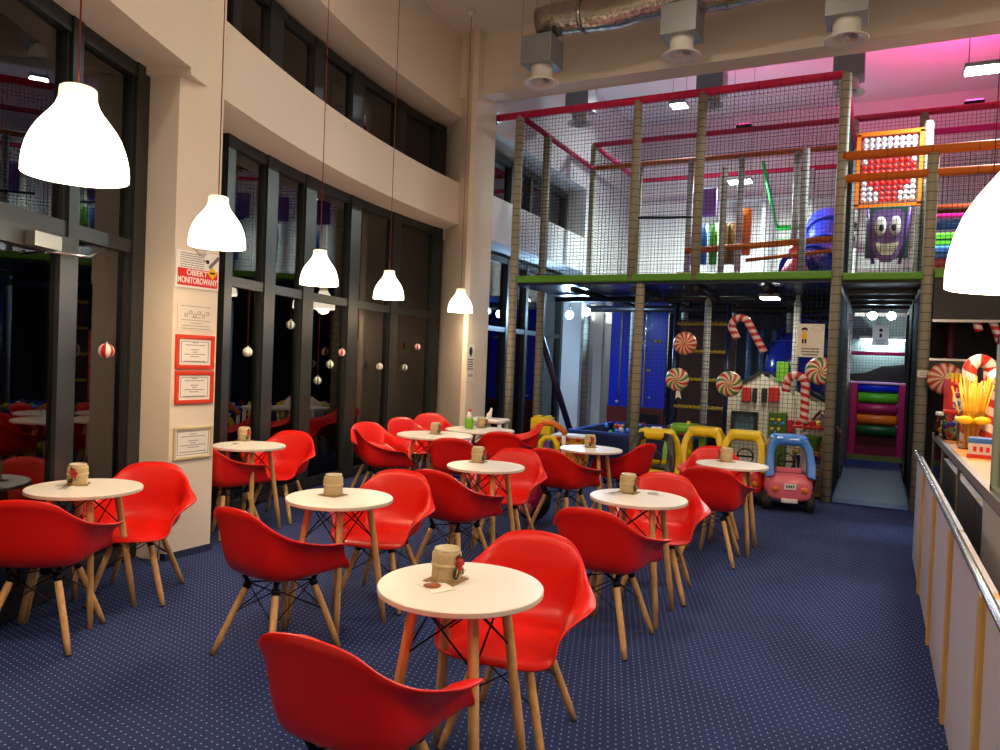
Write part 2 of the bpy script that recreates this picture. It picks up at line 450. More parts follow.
# sign pillar: its face leans a little behind the lintel at the near end
pl = MB()
A, Bp = Vector((-4.515, 3.66, 0)), Vector((-4.505, 4.05, 0))
base = [A, Bp, Vector((-5.3, 4.2, 0)), Vector((-5.55, 3.5, 0)), Vector((-4.845, 3.585, 0))]
N5 = 5
pl.add([Vector((p.x, p.y, 0)) for p in base] + [Vector((p.x, p.y, 6.3)) for p in base],
       [tuple(range(5)), tuple(range(9, 4, -1))] + [(i, (i + 1) % 5, 5 + (i + 1) % 5, 5 + i) for i in range(5)])
struct('wall_left_pillar', pl, M_WALL)
def along(a, b, t, out, z):                     # point on the pillar's sign face
    p = A + (Bp - A) * t; nrm = Vector(((Bp - A).y, -(Bp - A).x, 0)).normalized()
    return Vector((p.x, p.y, z)) + nrm * out
PN = Vector(((Bp - A).y, -(Bp - A).x, 0)).normalized(); PU = (Bp - A).normalized(); PW = (Bp - A).length
bs = MB(); t_ = [A + PN * .012 - PU * .012, Bp + PN * .012 + PU * .012, Bp + PU * .012 - PN * .3, A - PU * .012 - PN * .3]
bs.add([Vector((p.x, p.y, 0)) for p in t_] + [Vector((p.x, p.y, .05)) for p in t_],
       [(0, 1, 2, 3), (7, 6, 5, 4)] + [(i, (i + 1) % 4, 4 + (i + 1) % 4, 4 + i) for i in range(4)])
struct('baseboard_left', bs, mat('dark blue skirting', (34, 40, 74), .8))

w = MB(); arc_solid(w, PH_FAR, PH_PIL_R + .01, BAND0, BAND1, .14, .9, 24); struct('wall_left_band', w, M_WALL)
w = MB(); arc_solid(w, PH_FAR, PH_PIL_R + .01, UHEAD, 7.1, .14, .9, 24); struct('wall_left_top', w, M_WALL)
# far pillar: whitish face towards the room, its reveal slants back to the glazing
w = MB(); pts_ = [(-5.13, 9.03), (-5.13, 9.62), (-6.5, 9.74), (-6.0, 9.665), (-5.21, 9.03)]
w.add([Vector((x, y, 0)) for x, y in pts_] + [Vector((x, y, 7.1)) for x, y in pts_],
      [tuple(range(5)), tuple(range(9, 4, -1))] + [(i, (i + 1) % 5, 5 + (i + 1) % 5, 5 + i) for i in range(5)])
struct('wall_left_corner', w, M_WALL)
w = MB(); w.bbox(-6.2, -5.2, 9.6, 13.6, 3.32, 3.98).bbox(-6.1, -5.2, 9.6, 13.6, 4.92, 7.1).bbox(-6.1, -5.2, 13.6, Y1, 0, 7.1)
struct('wall_left_hall', w, M_WHITEWALL)

# --- glazing
def glazing_arc(root, phis, z0, z1, trans=None, off=RL, mull=.055, depth=.055, panes=True):
    """posts stand on phis (pairs = edges of each post); panes between them"""
    f = MB()
    phis = [(a - (a - b) * .12, b + (a - b) * .12) for a, b in phis]
    for a, b in phis: arc_solid(f, a, b, z0, z1, off - depth, off + depth)
    f.build('frame_post', M_FRAME, root)
    r = MB()
    hi, lo = phis[0][0], phis[-1][1]
    zs = [(z0, z0 + .09), (z1 - .1, z1)] + ([(trans - .045, trans + .045)] if trans else [])
    n = 14
    for a, b in zs: arc_solid(r, lo, hi, a, b, off - depth + .012, off + depth - .012, n)
    r.build('frame_rail', M_FRAME, root)
    lv = [(z0 + .09, trans - .045), (trans + .045, z1 - .1)] if trans else [(z0 + .09, z1 - .1)]
    for (a0, b0), (a1, b1) in zip(phis[:-1], phis[1:]):
        for za, zb in lv:
            g = MB(); s = MB()
            arc_solid(g, b0 + .0005, a1 - .0005, za, zb, off + .0, off + .012)
            g.build('pane', M_GLASS, root)
            if za < 3.0:                         # sash inside the post grid
                arc_solid(s, b0, b0 - .0014, za, zb, off - .03, off + .03); arc_solid(s, a1 + .0014, a1, za, zb, off - .03, off + .03)
                s.build('sash', M_FRAME, root)
PY = 310
lower = [(218, 228), (258, 272), (297, 311), (343, 356), (386, 396), (428, 438)]
lower_y = [278, 289, 299, 306, 312, 318]
r1 = struct_root('window_1')
glazing_arc(r1, [(phi_at(a, y, RL), phi_at(b, y, RL)) for (a, b), y in zip(lower, lower_y)], 0.02, HEAD, 2.17)
upper = [(226, 238), (263, 281), (309, 321), (347, 362), (392, 403), (431, 444)]
upper_y = [20, 40, 80, 115, 145, 165]
r2 = struct_root('window_2')
glazing_arc(r2, [(phi_at(a, y, RL), phi_at(b, y, RL)) for (a, b), y in zip(upper, upper_y)], BAND1 - .01, UHEAD - .02)
r3 = struct_root('window_3')
left = [(R_(36), R_(35.3)), (R_(30.6), R_(29.9)), (phi_at(58, 240, RLL), phi_at(72, 240, RLL)), (phi_at(122, 260, RLL), phi_at(150, 260, RLL))]
glazing_arc(r3, left, 0.02, 3.53, 2.24, off=RLL)
# the door leaf in the left bay
d1 = struct_root('door_1')
ph_a, ph_b = left[1][1], left[2][0]
dl = MB(); o = RLL - .06
arc_solid(dl, ph_b + .0002, ph_b + .0068, .02, 2.17, o - .03, o + .03); arc_solid(dl, ph_a - .0068, ph_a - .0002, .02, 2.17, o - .03, o + .03)
arc_solid(dl, ph_b, ph_a, 2.07, 2.18, o - .031, o + .031); arc_solid(dl, ph_b, ph_a, .02, .16, o - .031, o + .031)
dl.build('leaf_frame', M_FRAME, d1)
g = MB(); arc_solid(g, ph_b + .0068, ph_a - .0068, .16, 2.07, o, o + .012); g.build('pane', M_GLASS, d1)
ph_c, ph_d = phi_at(62, 243, o - .1), phi_at(35, 243, o - .1)
cl = thing('door_closer', 'silver door closer box with a thin arm at the top of the dark glass door', 'door closer', tuple(arc(ph_c, o - .08, 2.12)))
bx = MB(); arc_solid(bx, ph_c, ph_d, 2.075, 2.155, o - .1, o - .032); bx.build('body', M_ALU, cl, world=True)
ar = MB(); ar.tube([arc(ph_c + .006, o - .07, 2.06), arc(ph_c - .006, o - .2, 2.06), arc(ph_c - .03, o - .06, 2.16)], .008, 6); ar.build('arm', M_STEEL, cl, world=True)

# play-hall windows beyond the far pillar (plane X = -5.5)
def glazing_x(root, ys, z0, z1, trans, X=-5.65):
    f = MB(); r = MB()
    for y in ys: f.bbox(X - .07, X + .07, y - .05, y + .05, z0, z1)
    f.build('frame_post', M_FRAME, root)
    for a, b in [(z0, z0 + .08), (z1 - .09, z1)] + ([(trans - .04, trans + .04)] if trans else []):
        r.bbox(X - .058, X + .058, ys[0], ys[-1], a, b)
    r.build('frame_rail', M_FRAME, root)
    for a, b in zip(ys[:-1], ys[1:]):
        for za, zb in ([(z0 + .08, trans - .04), (trans + .04, z1 - .09)] if trans else [(z0 + .08, z1 - .09)]):
            g = MB(); g.bbox(X - .012, X, a + .05, b - .05, za, zb); g.build('pane', M_GLASS, root)
ys = [9.66, 10.4, 11.15, 11.9, 12.7, 13.55]
glazing_x(struct_root('window_4'), ys, .02, 3.24, 2.05)
glazing_x(struct_root('window_5'), ys, 3.97, 4.85, None)

# ------------------------------------------------------------------ things on the pillar
def on_pillar(px, py):                          # where a sight line meets the sign face -> (distance along, height)
    d = ray(px, py); t = (A - EYE).dot(PN) / d.dot(PN); p = EYE + d * t
    return (p - A).dot(PU), p.z
def pillar_M(u, z, out=.0):
    """matrix: local x along the face, y up, z out of the wall"""
    o = A + PU * u + PN * out; o.z = z
    M = Matrix((PU, Vector((0, 0, 1)), PN)).transposed().to_4x4(); M.translation = o
    return M
def plaque(name, label, cat, px0, px1, pyt, pyb, t=.008, group=None):
    um, zm = on_pillar((px0 + px1) / 2, (pyt + pyb) / 2)
    wd = on_pillar(px1, (pyt + pyb) / 2)[0] - on_pillar(px0, (pyt + pyb) / 2)[0]
    ht = on_pillar((px0 + px1) / 2, pyt)[1] - on_pillar((px0 + px1) / 2, pyb)[1]
    o = thing(name, label, cat, (0, 0, 0), 0, group)
    o.matrix_world = pillar_M(um, zm, .002)
    return o, wd, ht
def rows(ws, ht0, pitch, h, t=.0012, jitter=0):
    """rows of small print: each row broken into words"""
    mb = MB(); y = ht0
    for wrow in ws:
        x = -wrow / 2
        while x < wrow / 2 - 1e-4:
            l = min(random.uniform(.6, 2.2) * h * 2.2, wrow / 2 - x)
            mb.box((x + l / 2, y, 0), (l * .9, h, t)); x += l + h * .5
        y -= pitch
    return mb
# monitored-premises sign
sg, wd, ht = plaque('warning_sign', 'white and red sign with the words obiekt monitorowany, top of the pillar', 'sign', 175.5, 218.5, 252, 289)
MB().box((0, 0, .004), (wd, ht, .008)).build('board', M_SIGNW, sg)
MB().box((0.003, -ht * .21, .0085), (wd * .93, ht * .46, .002)).build('red_band', M_SIGNRED, sg)
lettering('OBIEKT', ht * .215, M_SIGNW, sg, Matrix.Translation((-wd * .02, -ht * .09, .0102)), sx=.92)
lettering('MONITOROWANY', ht * .235, M_SIGNW, sg, Matrix.Translation((0, -ht * .3, .0102)), sx=.63)
rw = rows([wd * .55] * 7, ht * .42, ht * .06, ht * .022); o = rw.build('small_print', M_INK, sg); o.location = (-wd * .13, 0, .0085)
cm_ = MB(); cm_.box((wd * .22, ht * .27, .01), (wd * .07, ht * .1, .003)).box((wd * .15, ht * .28, .01), (wd * .04, ht * .03, .003)); cm_.build('camera_symbol', M_INKD, sg)
hs = MB(); hs.prism([(-.25, -.12), (.2, .2), (.28, .12), (-.17, -.2)], (wd * .38, ht * .25, .009), (1, 0, 0), (0, 1, 0), .002)
hs.v = [Vector(((p.x - wd * .38) * wd * .5 + wd * .37, (p.y - ht * .25) * ht + ht * .27, p.z)) for p in hs.v]; hs.build('camera_housing_symbol', M_INK, sg)
dm = MB(); dm.prism([(0, ht * .17), (ht * .17, 0), (0, -ht * .17), (-ht * .17, 0)], (wd * .34, -ht * .03, .0098), (1, 0, 0), (0, 1, 0), .002); dm.build('yellow_diamond', M_SIGNY, sg)
dm = MB(); dm.box((wd * .34, -ht * .03, .0125), (ht * .17, ht * .05, .0012)); dm.build('diamond_mark', M_INKD, sg)
# notice with little round pictograms
nt_, wd, ht = plaque('paper_notice', 'plain white notice with a zigzag of small round symbols on the pillar', 'notice', 177.5, 213.5, 304.5, 331)
MB().box((0, 0, .002), (wd, ht, .004)).build('sheet', mat('notice paper', (222, 212, 196), .7), nt_)
cs = MB()
for k in range(6):
    prof = [(.011, .0), (.015, .0), (.015, .0018), (.011, .0018), (.011, 0)]
    cs.lathe(prof, 14, ((-.055 + .024 * k) * wd / .2, ht * (.1 + (.08 if k % 2 else -.02)), .004), cap=False)
cs.build('pictograms', M_INK, nt_)
rw = rows([wd * .8, 0, 0, 0, wd * .25, wd * .8, wd * .3, wd * .75, wd * .8], ht * .42, ht * .105, ht * .022); o = rw.build('small_print', M_INK, nt_); o.location = (0, 0, .0045)
def certificate(label, box, fm, group=None, fw=.12, curl=False):
    o, wd, ht = plaque('framed_certificate', label, 'certificate', *box)
    b = ht * fw; f = MB()
    for sx in (-1, 1): f.box((sx * (wd - b) / 2, 0, .009), (b, ht, .018))
    for sy in (-1, 1): f.box((0, sy * (ht - b) / 2, .009), (wd - 2 * b, b, .0175))
    bevel(f.build('frame', fm, o), .003)
    MB().box((0, 0, .004), (wd - 2 * b, ht - 2 * b, .006)).build('sheet', M_PAPER, o)
    k = MB()
    for sx in (-1, 1): k.box((sx * (wd / 2 - b * 1.7), 0, .0075), (.004, ht - 3.4 * b, .001))
    for sy in (-1, 1): k.box((0, sy * (ht / 2 - b * 1.7), .0075), (wd - 3.4 * b, .004, .001))
    k.build('printed_border', M_INK, o)
    iw = wd - 4.6 * b
    r = rows([iw * .25, iw * .85, 0, iw * .35, iw * .2, iw * .9, iw * .4, 0, iw * .95], ht * .27, ht * .068, ht * .024)
    q = r.build('printed_text', M_INK, o); q.location = (0, 0, .0076)
    return o
certificate('certificate in an orange-red frame, upper of the two on the pillar', (175, 213.5, 335, 369), M_FRAMERED)
certificate('certificate in an orange-red frame, lower of the two on the pillar', (174.5, 212.5, 371, 403.5), M_FRAMERED)
certificate('certificate with a pale gold border low on the pillar', (173, 211.5, 426.5, 458.5), M_FRAMEGOLD, fw=.085)
# round sounder half hidden behind the second lamp
u_, z_ = on_pillar(201, 249)
sd = thing('wall_sounder', 'small round cream disc on the pillar above the red sign', 'alarm', (0, 0, 0)); sd.matrix_world = pillar_M(u_, z_, 0)
MB().lathe([(.052, 0), (.052, .02), (.045, .032), (.02, .036), (0, .036)], 24).build('housing', M_DIFF, sd)
MB().lathe([(.018, .036), (.018, .042), (0, .043)], 16).build('lens', M_WHITE, sd)
# paper notices on the far pillar (face Y = 9.03 looks back at the tables)
def far_notice(label, px0, px1, y0, y1, n):
    p0, p1 = at_X(px0, (y0 + y1) / 2, -5.125), at_X(px1, (y0 + y1) / 2, -5.125)
    zt, zb = at_X((px0 + px1) / 2, y0, -5.125).z, at_X((px0 + px1) / 2, y1, -5.125).z
    o = thing('paper_notice', label, 'notice', (-5.128, (p0.y + p1.y) / 2, (zt + zb) / 2))
    MB().box((.003, 0, 0), (.005, abs(p1.y - p0.y), zt - zb)).build('sheet', M_PAPER, o)
    k = MB(); h = zt - zb; wd = abs(p1.y - p0.y)
    if n > 3: k.ball((.006, 0, h * .22), .05, 8, 6, (.05, 1, 1.3)).box((.006, 0, h * .08), (.002, .04, h * .12))
    for i in range(n): k.box((.006, 0, -h * .1 - i * h * .09 + (.25 * h if n < 4 else 0)), (.002, wd * (.7 - .1 * (i % 2)), h * .035))
    k.build('printed_text', M_INKD, o)
far_notice('taller paper notice with a small figure on the white far pillar', 466.5, 474.5, 344, 370, 5)
far_notice('small paper notice under the taller one on the white far pillar', 466.5, 473.5, 371, 381, 3)

# baubles hung in front of the panes
M_BR = swirl('red and white bauble', [(190, 22, 30), (240, 225, 215)], 5, 0, 'XY')
M_BG = swirl('green and white bauble', [(70, 110, 84), (232, 232, 220)], 6, 0, 'XY')
M_BW = swirl('white and silver bauble', [(240, 236, 226), (200, 196, 186)], 6, 0, 'XY')
def bauble(px, py, mt, label, r=.045, top=2.12):
    of = (RLL if px < 150 else RL) - .12; ph = phi_at(px, py, of); d = ray(px, py); p = arc(ph, of, 0); t = math.hypot(p.x, p.y) / math.hypot(d.x, d.y); z = CAMH + d.z * t
    o = thing('bauble', label, 'bauble', (p.x, p.y, z), 0, 'baubles hung along the windows')
    MB().ball((0, 0, 0), r, 20, 12).build('ball', mt, o)
    MB().lathe([(.012, r - .004), (.012, r + .012), (0, r + .014)], 10).build('cap', M_STEEL, o)
    MB().strand((0, 0, r + .012), (0, 0, top - z), .0009).build('thread', M_CORD, o)
bauble(106, 351, M_BR, 'red and white striped bauble in the window left of the sign pillar', .05)
bauble(247.5, 352, M_BW, 'white bauble in the first window pane right of the pillar')
bauble(290.6, 325, M_BG, 'green and white bauble hanging highest, in the second pane right of the pillar')
bauble(317.5, 380.5, M_BG, 'green and white bauble hanging lowest, below the third pendant lamp')
bauble(330, 364.5, M_BG, 'green and white bauble in the middle of the third pane')
bauble(342, 352.5, M_BR, 'red bauble against the post right of the third pane')
bauble(379.5, 366.5, M_BW, 'white bauble below the fourth pendant lamp')
bauble(404.5, 367.5, M_BG, 'green and white bauble at the left of the last window pane')
bauble(417.5, 347, M_BR, 'pinkish red bauble at the right of the last window pane')

# ------------------------------------------------------------------ pendant lamps
def shade_profile(k=1.0):
    k2 = k * .95
    out = [(.190, .0), (.1905, .03), (.186, .075), (.176, .12), (.160, .165), (.138, .205), (.113, .24), (.092, .268), (.078, .292), (.0705, .315)]
    neck = [(.0705, .315), (.068, .335), (.0675, .355), (.066, .366), (.058, .372), (.012, .373)]
    return [(r * k, h * k2) for r, h in out], [(r * k, h * k2) for r, h in neck]
def pendant(x, y, hb, label, k=1.0, lit=True, watts=19, ceiling=H_CEIL, group='row of white pendant lamps'):
    o = thing('pendant_lamp', label, 'pendant lamp', (x, y, hb), 0, group)
    P, N = shade_profile(k)
    s = MB(); s.lathe(P + [(r - .004, h) for r, h in P[::-1]], 40, cap=False); s.build('shade', M_SHADE, o)
    n = MB(); n.lathe(N, 32, cap=False); n.build('neck', M_NECK, o)
    c = MB(); c.tube([(0, 0, .352 * k), (0, 0, ceiling - hb - .05)], .0034, 6); c.build('cord', M_CORD, o)
    r = MB(); r.lathe([(0, -.07), (.03, -.068), (.048, -.04), (.055, 0)], 20, (0, 0, ceiling - hb)); r.build('ceiling_rose', M_DIFF, o)
    b = MB(); b.ball((0, 0, .16 * k), .045, 14, 10); b.build('bulb', M_SHADE, o)
    point('pendant_light', (x, y, hb + .02), watts, (255, 222, 184), .09).data.use_shadow = True
    return o
LAMPS = [(76, 180, 2.56, 'largest white pendant lamp on the far left, hanging before the left window'),
         (217, 250, 4.53, 'white pendant lamp hanging beside the sign pillar'),
         (319, 288, 6.54, 'third white pendant lamp from the left, before the curved window'),
         (388.5, 302, 8.05, 'fourth white pendant lamp from the left, before the curved window'),
         (460, 315, 9.9, 'smallest white pendant lamp beside the far white pillar')]
for px, py, z, lb in LAMPS:
    d = ray(px, py - 3)
    t = z / d.dot(FWD); q = EYE + d * t
    pendant(q.x, q.y, q.z, lb, .87)
# ------------------------------------------------------------------ chairs
ST = [
 [(0,-.09,.425),(0,-.16,.428),(0,-.215,.434),(0,-.250,.438),(0,-.274,.433),(0,-.292,.418)],
 [(.08,-.085,.425),(.140,-.150,.430),(.182,-.205,.438),(.202,-.236,.442),(.216,-.256,.440),(.226,-.270,.432)],
 [(.105,-.055,.425),(.175,-.105,.432),(.214,-.150,.452),(.230,-.178,.482),(.240,-.196,.515),(.250,-.200,.535)],
 [(.11,-.03,.425),(.184,-.050,.433),(.218,-.065,.464),(.229,-.080,.53),(.238,-.095,.592),(.342,-.105,.612)],
 [(.11,.01,.425),(.188,.02,.435),(.222,.02,.466),(.230,.02,.535),(.237,.02,.606),(.336,.005,.624)],
 [(.10,.06,.425),(.178,.105,.436),(.212,.125,.470),(.222,.135,.55),(.226,.142,.636),(.268,.148,.660)],
 [(.08,.095,.427),(.148,.158,.440),(.182,.192,.480),(.194,.212,.58),(.196,.226,.676),(.212,.248,.724)],
 [(.045,.11,.428),(.090,.180,.443),(.120,.224,.488),(.130,.244,.59),(.134,.260,.705),(.140,.294,.786)],
 [(0,.115,.428),(0,.188,.445),(0,.234,.490),(0,.256,.60),(0,.272,.715),(0,.306,.806)],
]
ST = [[(x, y, z - .018) for x, y, z in s_] for s_ in ST]
def shell_mesh():
    full = ST + [[(-x, y, z) for x, y, z in s] for s in ST[-2:0:-1]]      # right way round, then mirrored left
    n = len(full); sub = 3; ringn = 6
    def cr(p0, p1, p2, p3, t):
        return [.5 * ((2 * b) + (-a + c) * t + (2 * a - 5 * b + 4 * c - d) * t * t + (-a + 3 * b - 3 * c + d) * t ** 3) for a, b, c, d in zip(p0, p1, p2, p3)]
    vs = [(0, 0, .4055)]; M = n * sub
    for k in range(ringn):
        for i in range(n):
            q = [full[(i + j) % n][k] for j in (-1, 0, 1, 2)]
            for s in range(sub): vs.append(cr(*q, s / sub))
    fs = [(0, 1 + (i + 1) % M, 1 + i) for i in range(M)]
    for k in range(ringn - 1):
        for i in range(M):
            a, b = 1 + k * M + i, 1 + k * M + (i + 1) % M
            fs.append((a, b, b + M, a + M))
    me = bpy.data.meshes.new('shell'); me.from_pydata(vs, [], fs)
    bm = bmesh.new(); bm.from_mesh(me); bmesh.ops.recalc_face_normals(bm, faces=bm.faces); bm.to_mesh(me); bm.free()
    for p in me.polygons: p.use_smooth = True
    me.materials.append(M_RED)
    tmp = bpy.data.objects.new('tmp', me); COL.objects.link(tmp)
    sd = tmp.modifiers.new('s', 'SUBSURF'); sd.levels = 1; sd.render_levels = 1
    so = tmp.modifiers.new('t', 'SOLIDIFY'); so.thickness = .0075; so.offset = 0
    bpy.context.view_layer.update()
    out = bpy.data.meshes.new_from_object(tmp.evaluated_get(bpy.context.evaluated_depsgraph_get())); out.name = 'shell'
    bpy.data.objects.remove(tmp); return out
def make_chair():
    t = thing('armchair', 'chair', 'chair')
    s = bpy.data.objects.new('shell', shell_mesh()); COL.objects.link(s); s.parent = t
    legs = [((.105, -.125, .362), (.215, -.225, 0)), ((-.105, -.125, .362), (-.215, -.225, 0)), ((.105, .115, .362), (.215, .235, 0)), ((-.105, .115, .362), (-.215, .235, 0))]
    P = lambda a, b, k: Vector(a).lerp(Vector(b), k)
    for a, b in legs:
        l = MB(); l.tube([a, P(a, b, .15), P(a, b, .8), b], [.0165, .0185, .0165, .0125], 12); lg = l.build('leg', M_WOOD, t)
        f = MB(); c = P(a, b, .985); f.tube([c, b], [.0135, .0135], 12); f.build('foot_pad', M_BLACK, lg)
    w = MB(); r = .0034
    up = [Vector(a) + Vector((0, 0, .004)) for a, b in legs]; lo = [P(a, b, .42) for a, b in legs]
    for i, j in ((0, 1), (2, 3), (0, 2), (1, 3)):
        w.tube([up[i], lo[j]], r, 5); w.tube([up[j], lo[i]], r, 5)
    w.tube([up[0], up[3]], .0045, 5); w.tube([up[1], up[2]], .0045, 5)
    for i in range(4):
        w.tube([P(*legs[i], -.02), P(*legs[i], .06)], .0205, 8)
        w.tube([up[i], (up[i].x * 1.15, up[i].y * 1.15, .408)], .012, 8)
    w.build('wire_base', M_BLACK, t)
    return t
CHAIR = make_chair(); CHAIR_USED = [False]
def chair(x, z, face, label, group=None):
    """x right / z ahead of the viewer in metres; face = bearing of the sitter, degrees clockwise from straight ahead of the aisle"""
    wx, wy = cam_xz(x, z); rz = PI - R_(face)
    if not CHAIR_USED[0]:
        CHAIR_USED[0] = True; c = CHAIR; c.location = (wx, wy, 0); c.rotation_euler = (0, 0, rz); tag(c, label, None, 'red armchairs at the cafe tables'); return c
    return dup(CHAIR, (wx, wy, 0), rz, label, 'red armchairs at the cafe tables')

# ------------------------------------------------------------------ tables
def make_table(D, H=.73):
    t = thing('cafe_table', 'table', 'table')
    r = D / 2
    tp = MB(); tp.lathe([(0, H - .022), (r - .004, H - .022), (r, H - .019), (r, H - .003), (r - .003, H), (0, H)], 56, smooth=False); o = tp.build('tabletop', M_TOP, t)
    e = MB(); e.lathe([(r + .0006, H - .018), (r + .0006, H - .004)], 56, cap=False); e.build('edge_band', M_EDGE, o)
    k = D / .6
    legs = []
    for a in (45, 135, 225, 315):
        ca, sa = math.cos(R_(a)), math.sin(R_(a))
        A_, B_ = Vector((ca * .165 * k, sa * .165 * k, H - .03)), Vector((ca * .275 * k, sa * .275 * k, 0)); legs.append((A_, B_))
        l = MB(); l.tube([A_, A_.lerp(B_, .1), A_.lerp(B_, .75), B_], [.018, .0195, .0185, .0145], 12); l.build('leg', M_WOOD, t)
    w = MB()
    for i in range(4):
        j = (i + 1) % 4
        w.tube([legs[i][0], legs[j][0].lerp(legs[j][1], .30)], .004, 5); w.tube([legs[j][0], legs[i][0].lerp(legs[i][1], .30)], .004, 5)
        w.tube([legs[i][0], legs[j][0]], .006, 5)
        w.lathe([(.026, H - .036), (.026, H - .024)], 10, (legs[i][0].x, legs[i][0].y, 0))
    w.build('wire_brace', M_BLACK, t)
    return t
TB = {.6: make_table(.6), .8: make_table(.8)}; TB_USED = set()
def table(px, py, D, label, rz=0, push=0):
    p = at_h(px, py, .73)
    if push: p = p * 1; d = ray(px, py); p += Vector((d.x, d.y, 0)).normalized() * push
    if D not in TB_USED:
        TB_USED.add(D); t = TB[D]; t.location = (p.x, p.y, 0); t.rotation_euler = (0, 0, R_(rz)); tag(t, label, None, 'round white cafe tables'); return t
    return dup(TB[D], (p.x, p.y, 0), R_(rz), label, 'round white cafe tables')

# ------------------------------------------------------------------ table centrepieces
def make_caddy():
    t = thing('burlap_jar', 'jar', 'jar')
    MB().lathe([(.050, .0), (.053, .004), (.054, .02), (.053, .05), (.055, .09), (.0535, .104), (.049, .110), (.046, .110), (.046, .09)], 24, cap=False).build('burlap_wrap', M_BURLAP, t)
    g = MB(); g.lathe([(.0, .006), (.044, .006), (.0455, .02), (.0455, .112), (.0475, .117), (.0455, .121), (.043, .119), (.042, .02), (0, .012)], 24, cap=False); g.build('jar_rim', mat('frosted beige glass', (206, 196, 166), .25), t)
    b = MB(); b.lathe([(.0558, .058), (.0572, .061), (.0572, .067), (.0558, .070)], 24, cap=False); b.tube([(.056, 0, .064), (.068, .012, .05), (.064, .02, .03)], .002, 5); b.tube([(.056, 0, .064), (.07, -.008, .055), (.07, -.016, .03)], .002, 5)
    b.build('twine', mat('jute twine', (206, 184, 140), .9), t)
    MB().lathe([(0, .012), (.041, .012), (.041, .1), (0, .101)], 20).build('filling', mat('cream wax filling', (226, 206, 164), .7), t)
    r = MB(); random.seed(3)
    for k in range(7): r.ball((.058 + random.uniform(0, .012), random.uniform(-.02, .02), random.uniform(.05, .1)), .0105, 10, 6)
    r.build('berries', M_BERRY, t)
    l = MB()
    for k in range(6):
        a = random.uniform(-1, 1); z = random.uniform(.03, .09); y = random.uniform(-.02, .02)
        l.add([(.056, y, z), (.066, y + .012, z + .012 * a + .006), (.072, y + .004, z + .03), (.062, y - .008, z + .014)], [(0, 1, 2, 3)])
    l.build('leaves', M_LEAF, t)
    p = MB(); p.ball((.064, -.01, .035), .014, 10, 6, (.6, 1, 1.3)); p.build('cone', mat('brown pine cone', (66, 42, 28), .9), t)
    q = MB(); q.box((0, 0, .002), (.125, .12, .003), rz=.3); q.build('kraft_mat', mat('kraft paper mat', (150, 116, 74), .9), t)
    return t
CADDY = make_caddy(); CU = [False]
def caddy(px, py, label, rz=-30, h=.7305):
    p = at_h(px, py, h)
    if not CU[0]:
        CU[0] = True; c = CADDY; c.location = p; c.rotation_euler = (0, 0, R_(rz)); tag(c, label, None, 'burlap-wrapped jars on the tables'); return c
    return dup(CADDY, p, R_(rz), label, 'burlap-wrapped jars on the tables')
def leaflet(px, py, label, w=.1, d=.14, rz=30, pic=False):
    p = at_h(px, py, .7305); o = thing('leaflet', label, 'leaflet', p, R_(rz))
    m = MB(); n = 6
    vs = []
    for i in range(n + 1):
        x = -w / 2 + w * i / n; z = .0012 + .004 * (i / n) ** 2
        vs += [(x, -d / 2, z), (x, d / 2, z), (x, d / 2, z - .001), (x, -d / 2, z - .001)]
    fs = []
    for i in range(n):
        for j in range(4): fs.append((i * 4 + j, i * 4 + (j + 1) % 4, i * 4 + 4 + (j + 1) % 4, i * 4 + 4 + j))
    fs += [(0, 1, 2, 3), (n * 4 + 3, n * 4 + 2, n * 4 + 1, n * 4)]
    m.add(vs, fs); m.build('sheet', M_PAPER, o)
    if pic: MB().lathe([(0, 0), (.032, 0), (.032, .0012), (0, .0014)], 18, (-.01, .01, .0035)).build('printed_picture', mat('printed food picture', (150, 78, 40), .5, noise=.4, nscale=60), o)
    else:
        r = MB()
        for k in range(6): r.box((-.005, -d * .36 + d * .14 * k, .0032), (w * .6, .004, .0008))
        r.build('printed_text', M_INK, o)

TABLES = [(461, 584.5, .6, 'round white table nearest the camera', 0, 0),
    (340, 497, .6, 'round white table in front of the sign pillar, left of the nearest table', -5, 0),
    (85, 487, .6, 'round white table at the far left beside the glass door', 20, 0),
    (249.5, 445, .6, 'round white table just right of the sign pillar by the curved window', 8, 0),
    (638.5, 497, .6, 'round white table at centre right, nearest on the aisle side after the front one', 0, 0),
    (486, 465.5, .6, 'round white table in the middle of the room between the second and fourth rows', 0, 0),
    (732, 464, .6, 'round white table beside the blue and pink toy car', 0, 0),
    (591, 448.5, .6, 'round white table before the blue ball pit', 0, 0),
    (435, 436, .8, 'wider white round table nearer the camera by the far end of the curved window', 0, .15),
    (480, 429.5, .8, 'wider white round table farthest back, in front of the far white pillar', 0, 0)]
for px, py, D, lb, rz, push in TABLES: table(px, py, D, lb, rz, push)

